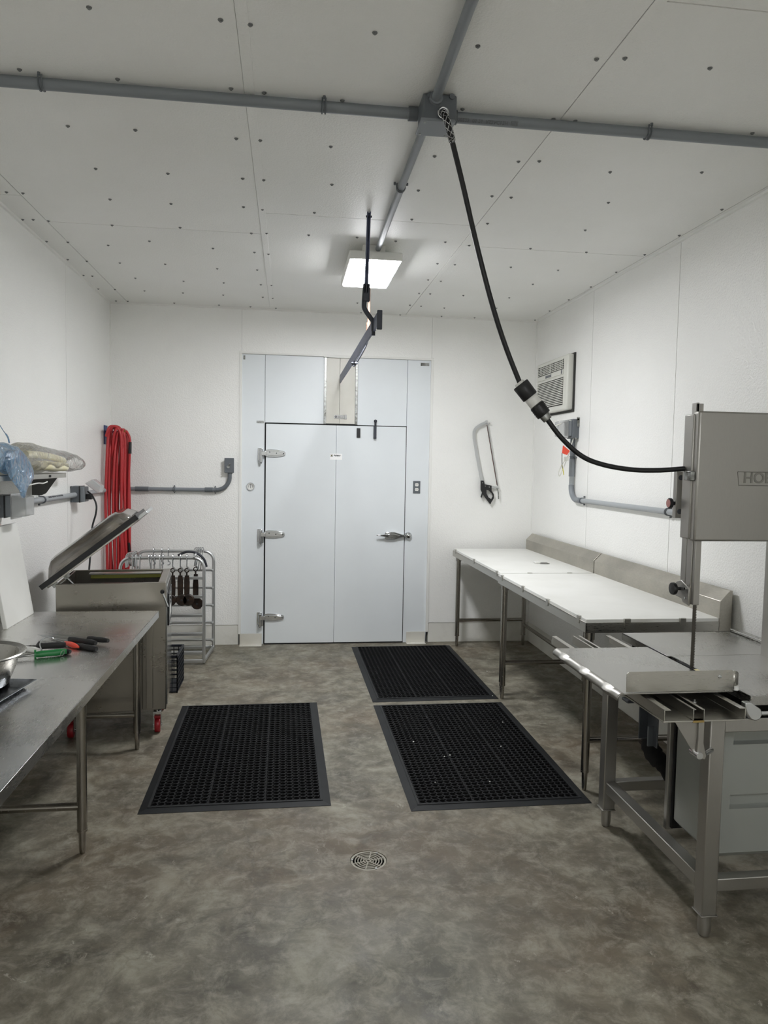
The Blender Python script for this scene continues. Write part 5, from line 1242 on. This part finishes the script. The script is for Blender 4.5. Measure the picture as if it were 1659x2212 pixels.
ZK = TZ+.012
def kp(px, py, z=ZK): return at(px, py, 'z', z)
def handle_tube(g, a, b_, rs, n=14):
    k = len(rs); g.tube([a.lerp(b_, i/(k-1)) for i in range(k)], rs, n); return g
def knife(name, label, h0, h1, tip, rs, hm, blade_w, hl=None, bm=knife_m, z=ZK):
    a, b_, c = kp(*h0, z), kp(*h1, z), kp(*tip, z-.006)
    t = thing(name, label, 'knife', a)
    part('handle', handle_tube(G(), a, b_, rs), hm, t, label=hl)
    d = (c-a); d.normalize(); s = Vector((-d.y, d.x, 0)); w = blade_w/2; up = Vector((0, 0, .0009))
    st = a-d*.01
    L = (c-st).length
    o = [st-s*w*.8, st+d*L*.55-s*w, st+d*L*.85-s*w*.7, c, st+d*L*.85+s*w*.55, st+d*L*.55+s*w*.9, st+s*w*.8]
    g = G().add([p-up for p in o]+[p+up for p in o], [tuple(range(7)), tuple(range(7, 14))]+[(i, (i+1) % 7, 7+(i+1) % 7, 7+i) for i in range(7)])
    part('blade', g, bm, t, sm=False)
    return t
knife('knife', 'black handled knife lying rearmost in the pile on the steel table', (190, 1379), (234, 1384), (106, 1369), [.010, .013, .012, .013, .012, .009], blkgrip_m, .030, z=ZK+.012)
knife('knife', 'black handled knife whose curved blade points to the white cutting board', (150, 1381), (207, 1389), (81, 1371), [.012, .014, .012, .012, .014, .010], blkgrip_m, .036, z=ZK+.010)
knife('knife', 'black handled knife lying right of the orange red handle', (166, 1394), (209, 1402), (110, 1383), [.010, .013, .012, .013, .012, .009], blkgrip_m, .028, z=ZK)
# gut hook with orange handle
a, b_ = kp(141, 1388, ZK+.004), kp(170, 1398, ZK)
t = thing('hook_tool', 'small orange red handle with bent wire loop on steel table', 'tool', a)
part('handle', handle_tube(G(), a, b_, [.006, .010, .0125, .0125, .010, .004]), redcap_m, t, label='orange red plastic handle')
part('wire_loop', G().tube(smooth([a, kp(118, 1380, ZK+.014), kp(101, 1377, ZK+.030), kp(90, 1382, ZK+.030), kp(86, 1392, ZK+.02), kp(90, 1404, ZK+.004)], 6), .0028, 8), knife_m, t)
# honing steel
a, b_ = kp(84, 1396, ZK+.006), kp(142, 1393, ZK+.006)
t = thing('honing_steel', 'long honing steel with ribbed black handle next to the bowl', 'sharpening steel', a)
part('handle', handle_tube(G(), a, b_, [.016, .014, .014, .015, .015, .012]), blkgrip_m, t)
part('guard', G().tube([a+(b_-a)*f for f in (-.10, -.02, .03, .10)], [.009, .022, .024, .013], 16), blk_m, t)
part('rod', G().cyl(a-(b_-a)*.05, a-(b_-a).normalized()*.34, .0065, seg=10), galv_m, t)
# green knife/steel
a, b_ = kp(76, 1414, ZK+.004), kp(144, 1407, ZK+.006)
t = thing('green_handled_steel', 'sharpening rod with bright green handle and hanging ring', 'sharpening steel', a)
part('handle', handle_tube(G(), a, b_, [.012, .0145, .0135, .0135, .015, .014, .010]), green_m, t, label='green plastic handle')
part('guard', G().tube([a-(b_-a)*.03, a+(b_-a)*.03], .0215, 16), green_m, t)
part('ring', G().tube([b_+(b_-a).normalized()*-.012+Vector((.004*math.sin(q), -.016+.004*math.cos(q), -.002))+Vector((.0, .0, .012*math.sin(q))) + Vector((.006*math.cos(q), 0, 0)) for q in [k*PI/8 for k in range(16)]], .0013, 6, closed=True), chrome_m, t)
part('rod', G().cyl(a, a-(b_-a).normalized()*.20-Vector((0, 0, .004)), .005, seg=10), galv_m, t)
solo('knife', handle_tube(G(), kp(132, 1406, ZK), kp(152, 1408, ZK), [.010, .012, .012, .008]), blkgrip_m, 'short black knife handle poking out behind the green handle', 'knife', kp(140, 1408, ZK))
solo('knife', handle_tube(G(), kp(30, 1398, ZK), kp(84, 1405, ZK), [.011, .013, .012, .013, .010]), white_m, 'white plastic knife handle lying between bowl and green handle', 'knife', kp(60, 1408, ZK))

# ------------------------------------------------------------------ crumbs on the mats and floor
random.seed(11)
crumb = [(960, 1634), (972, 1631), (893, 1602), (1064, 1503), (1086, 1560), (1052, 1450), (940, 1690), (1058, 1688), (1082, 1612)]
for i, (px, py) in enumerate(crumb):
    p = at(px, py, 'z', .017)
    g = G(); r = random.uniform(.0030, .0055)
    g.lathe([(.0001, -r*.6), (r*.8, -r*.4), (r, 0), (r*.6, r*.5), (.0001, r*.6)], p, 7)
    solo('crumb', g, white_m, ['tiny white crumb on nearer mat, lower left one of the close pair', 'tiny white crumb on nearer mat, upper right one of the close pair', 'tiny white crumb closest to the left border of the nearer mat', 'white crumb in the near right corner of the farther mat', 'tiny white crumb on nearer mat, highest one near its right border', 'tiny white crumb on the farther mat left of the corner crumb', 'tiny white crumb on nearer mat, lowest one to the left', 'tiny white crumb on nearer mat, lowest one to the right', 'tiny white crumb at middle height by right side of nearer mat'][i], 'crumb', p, 'white crumbs on the rubber mats')
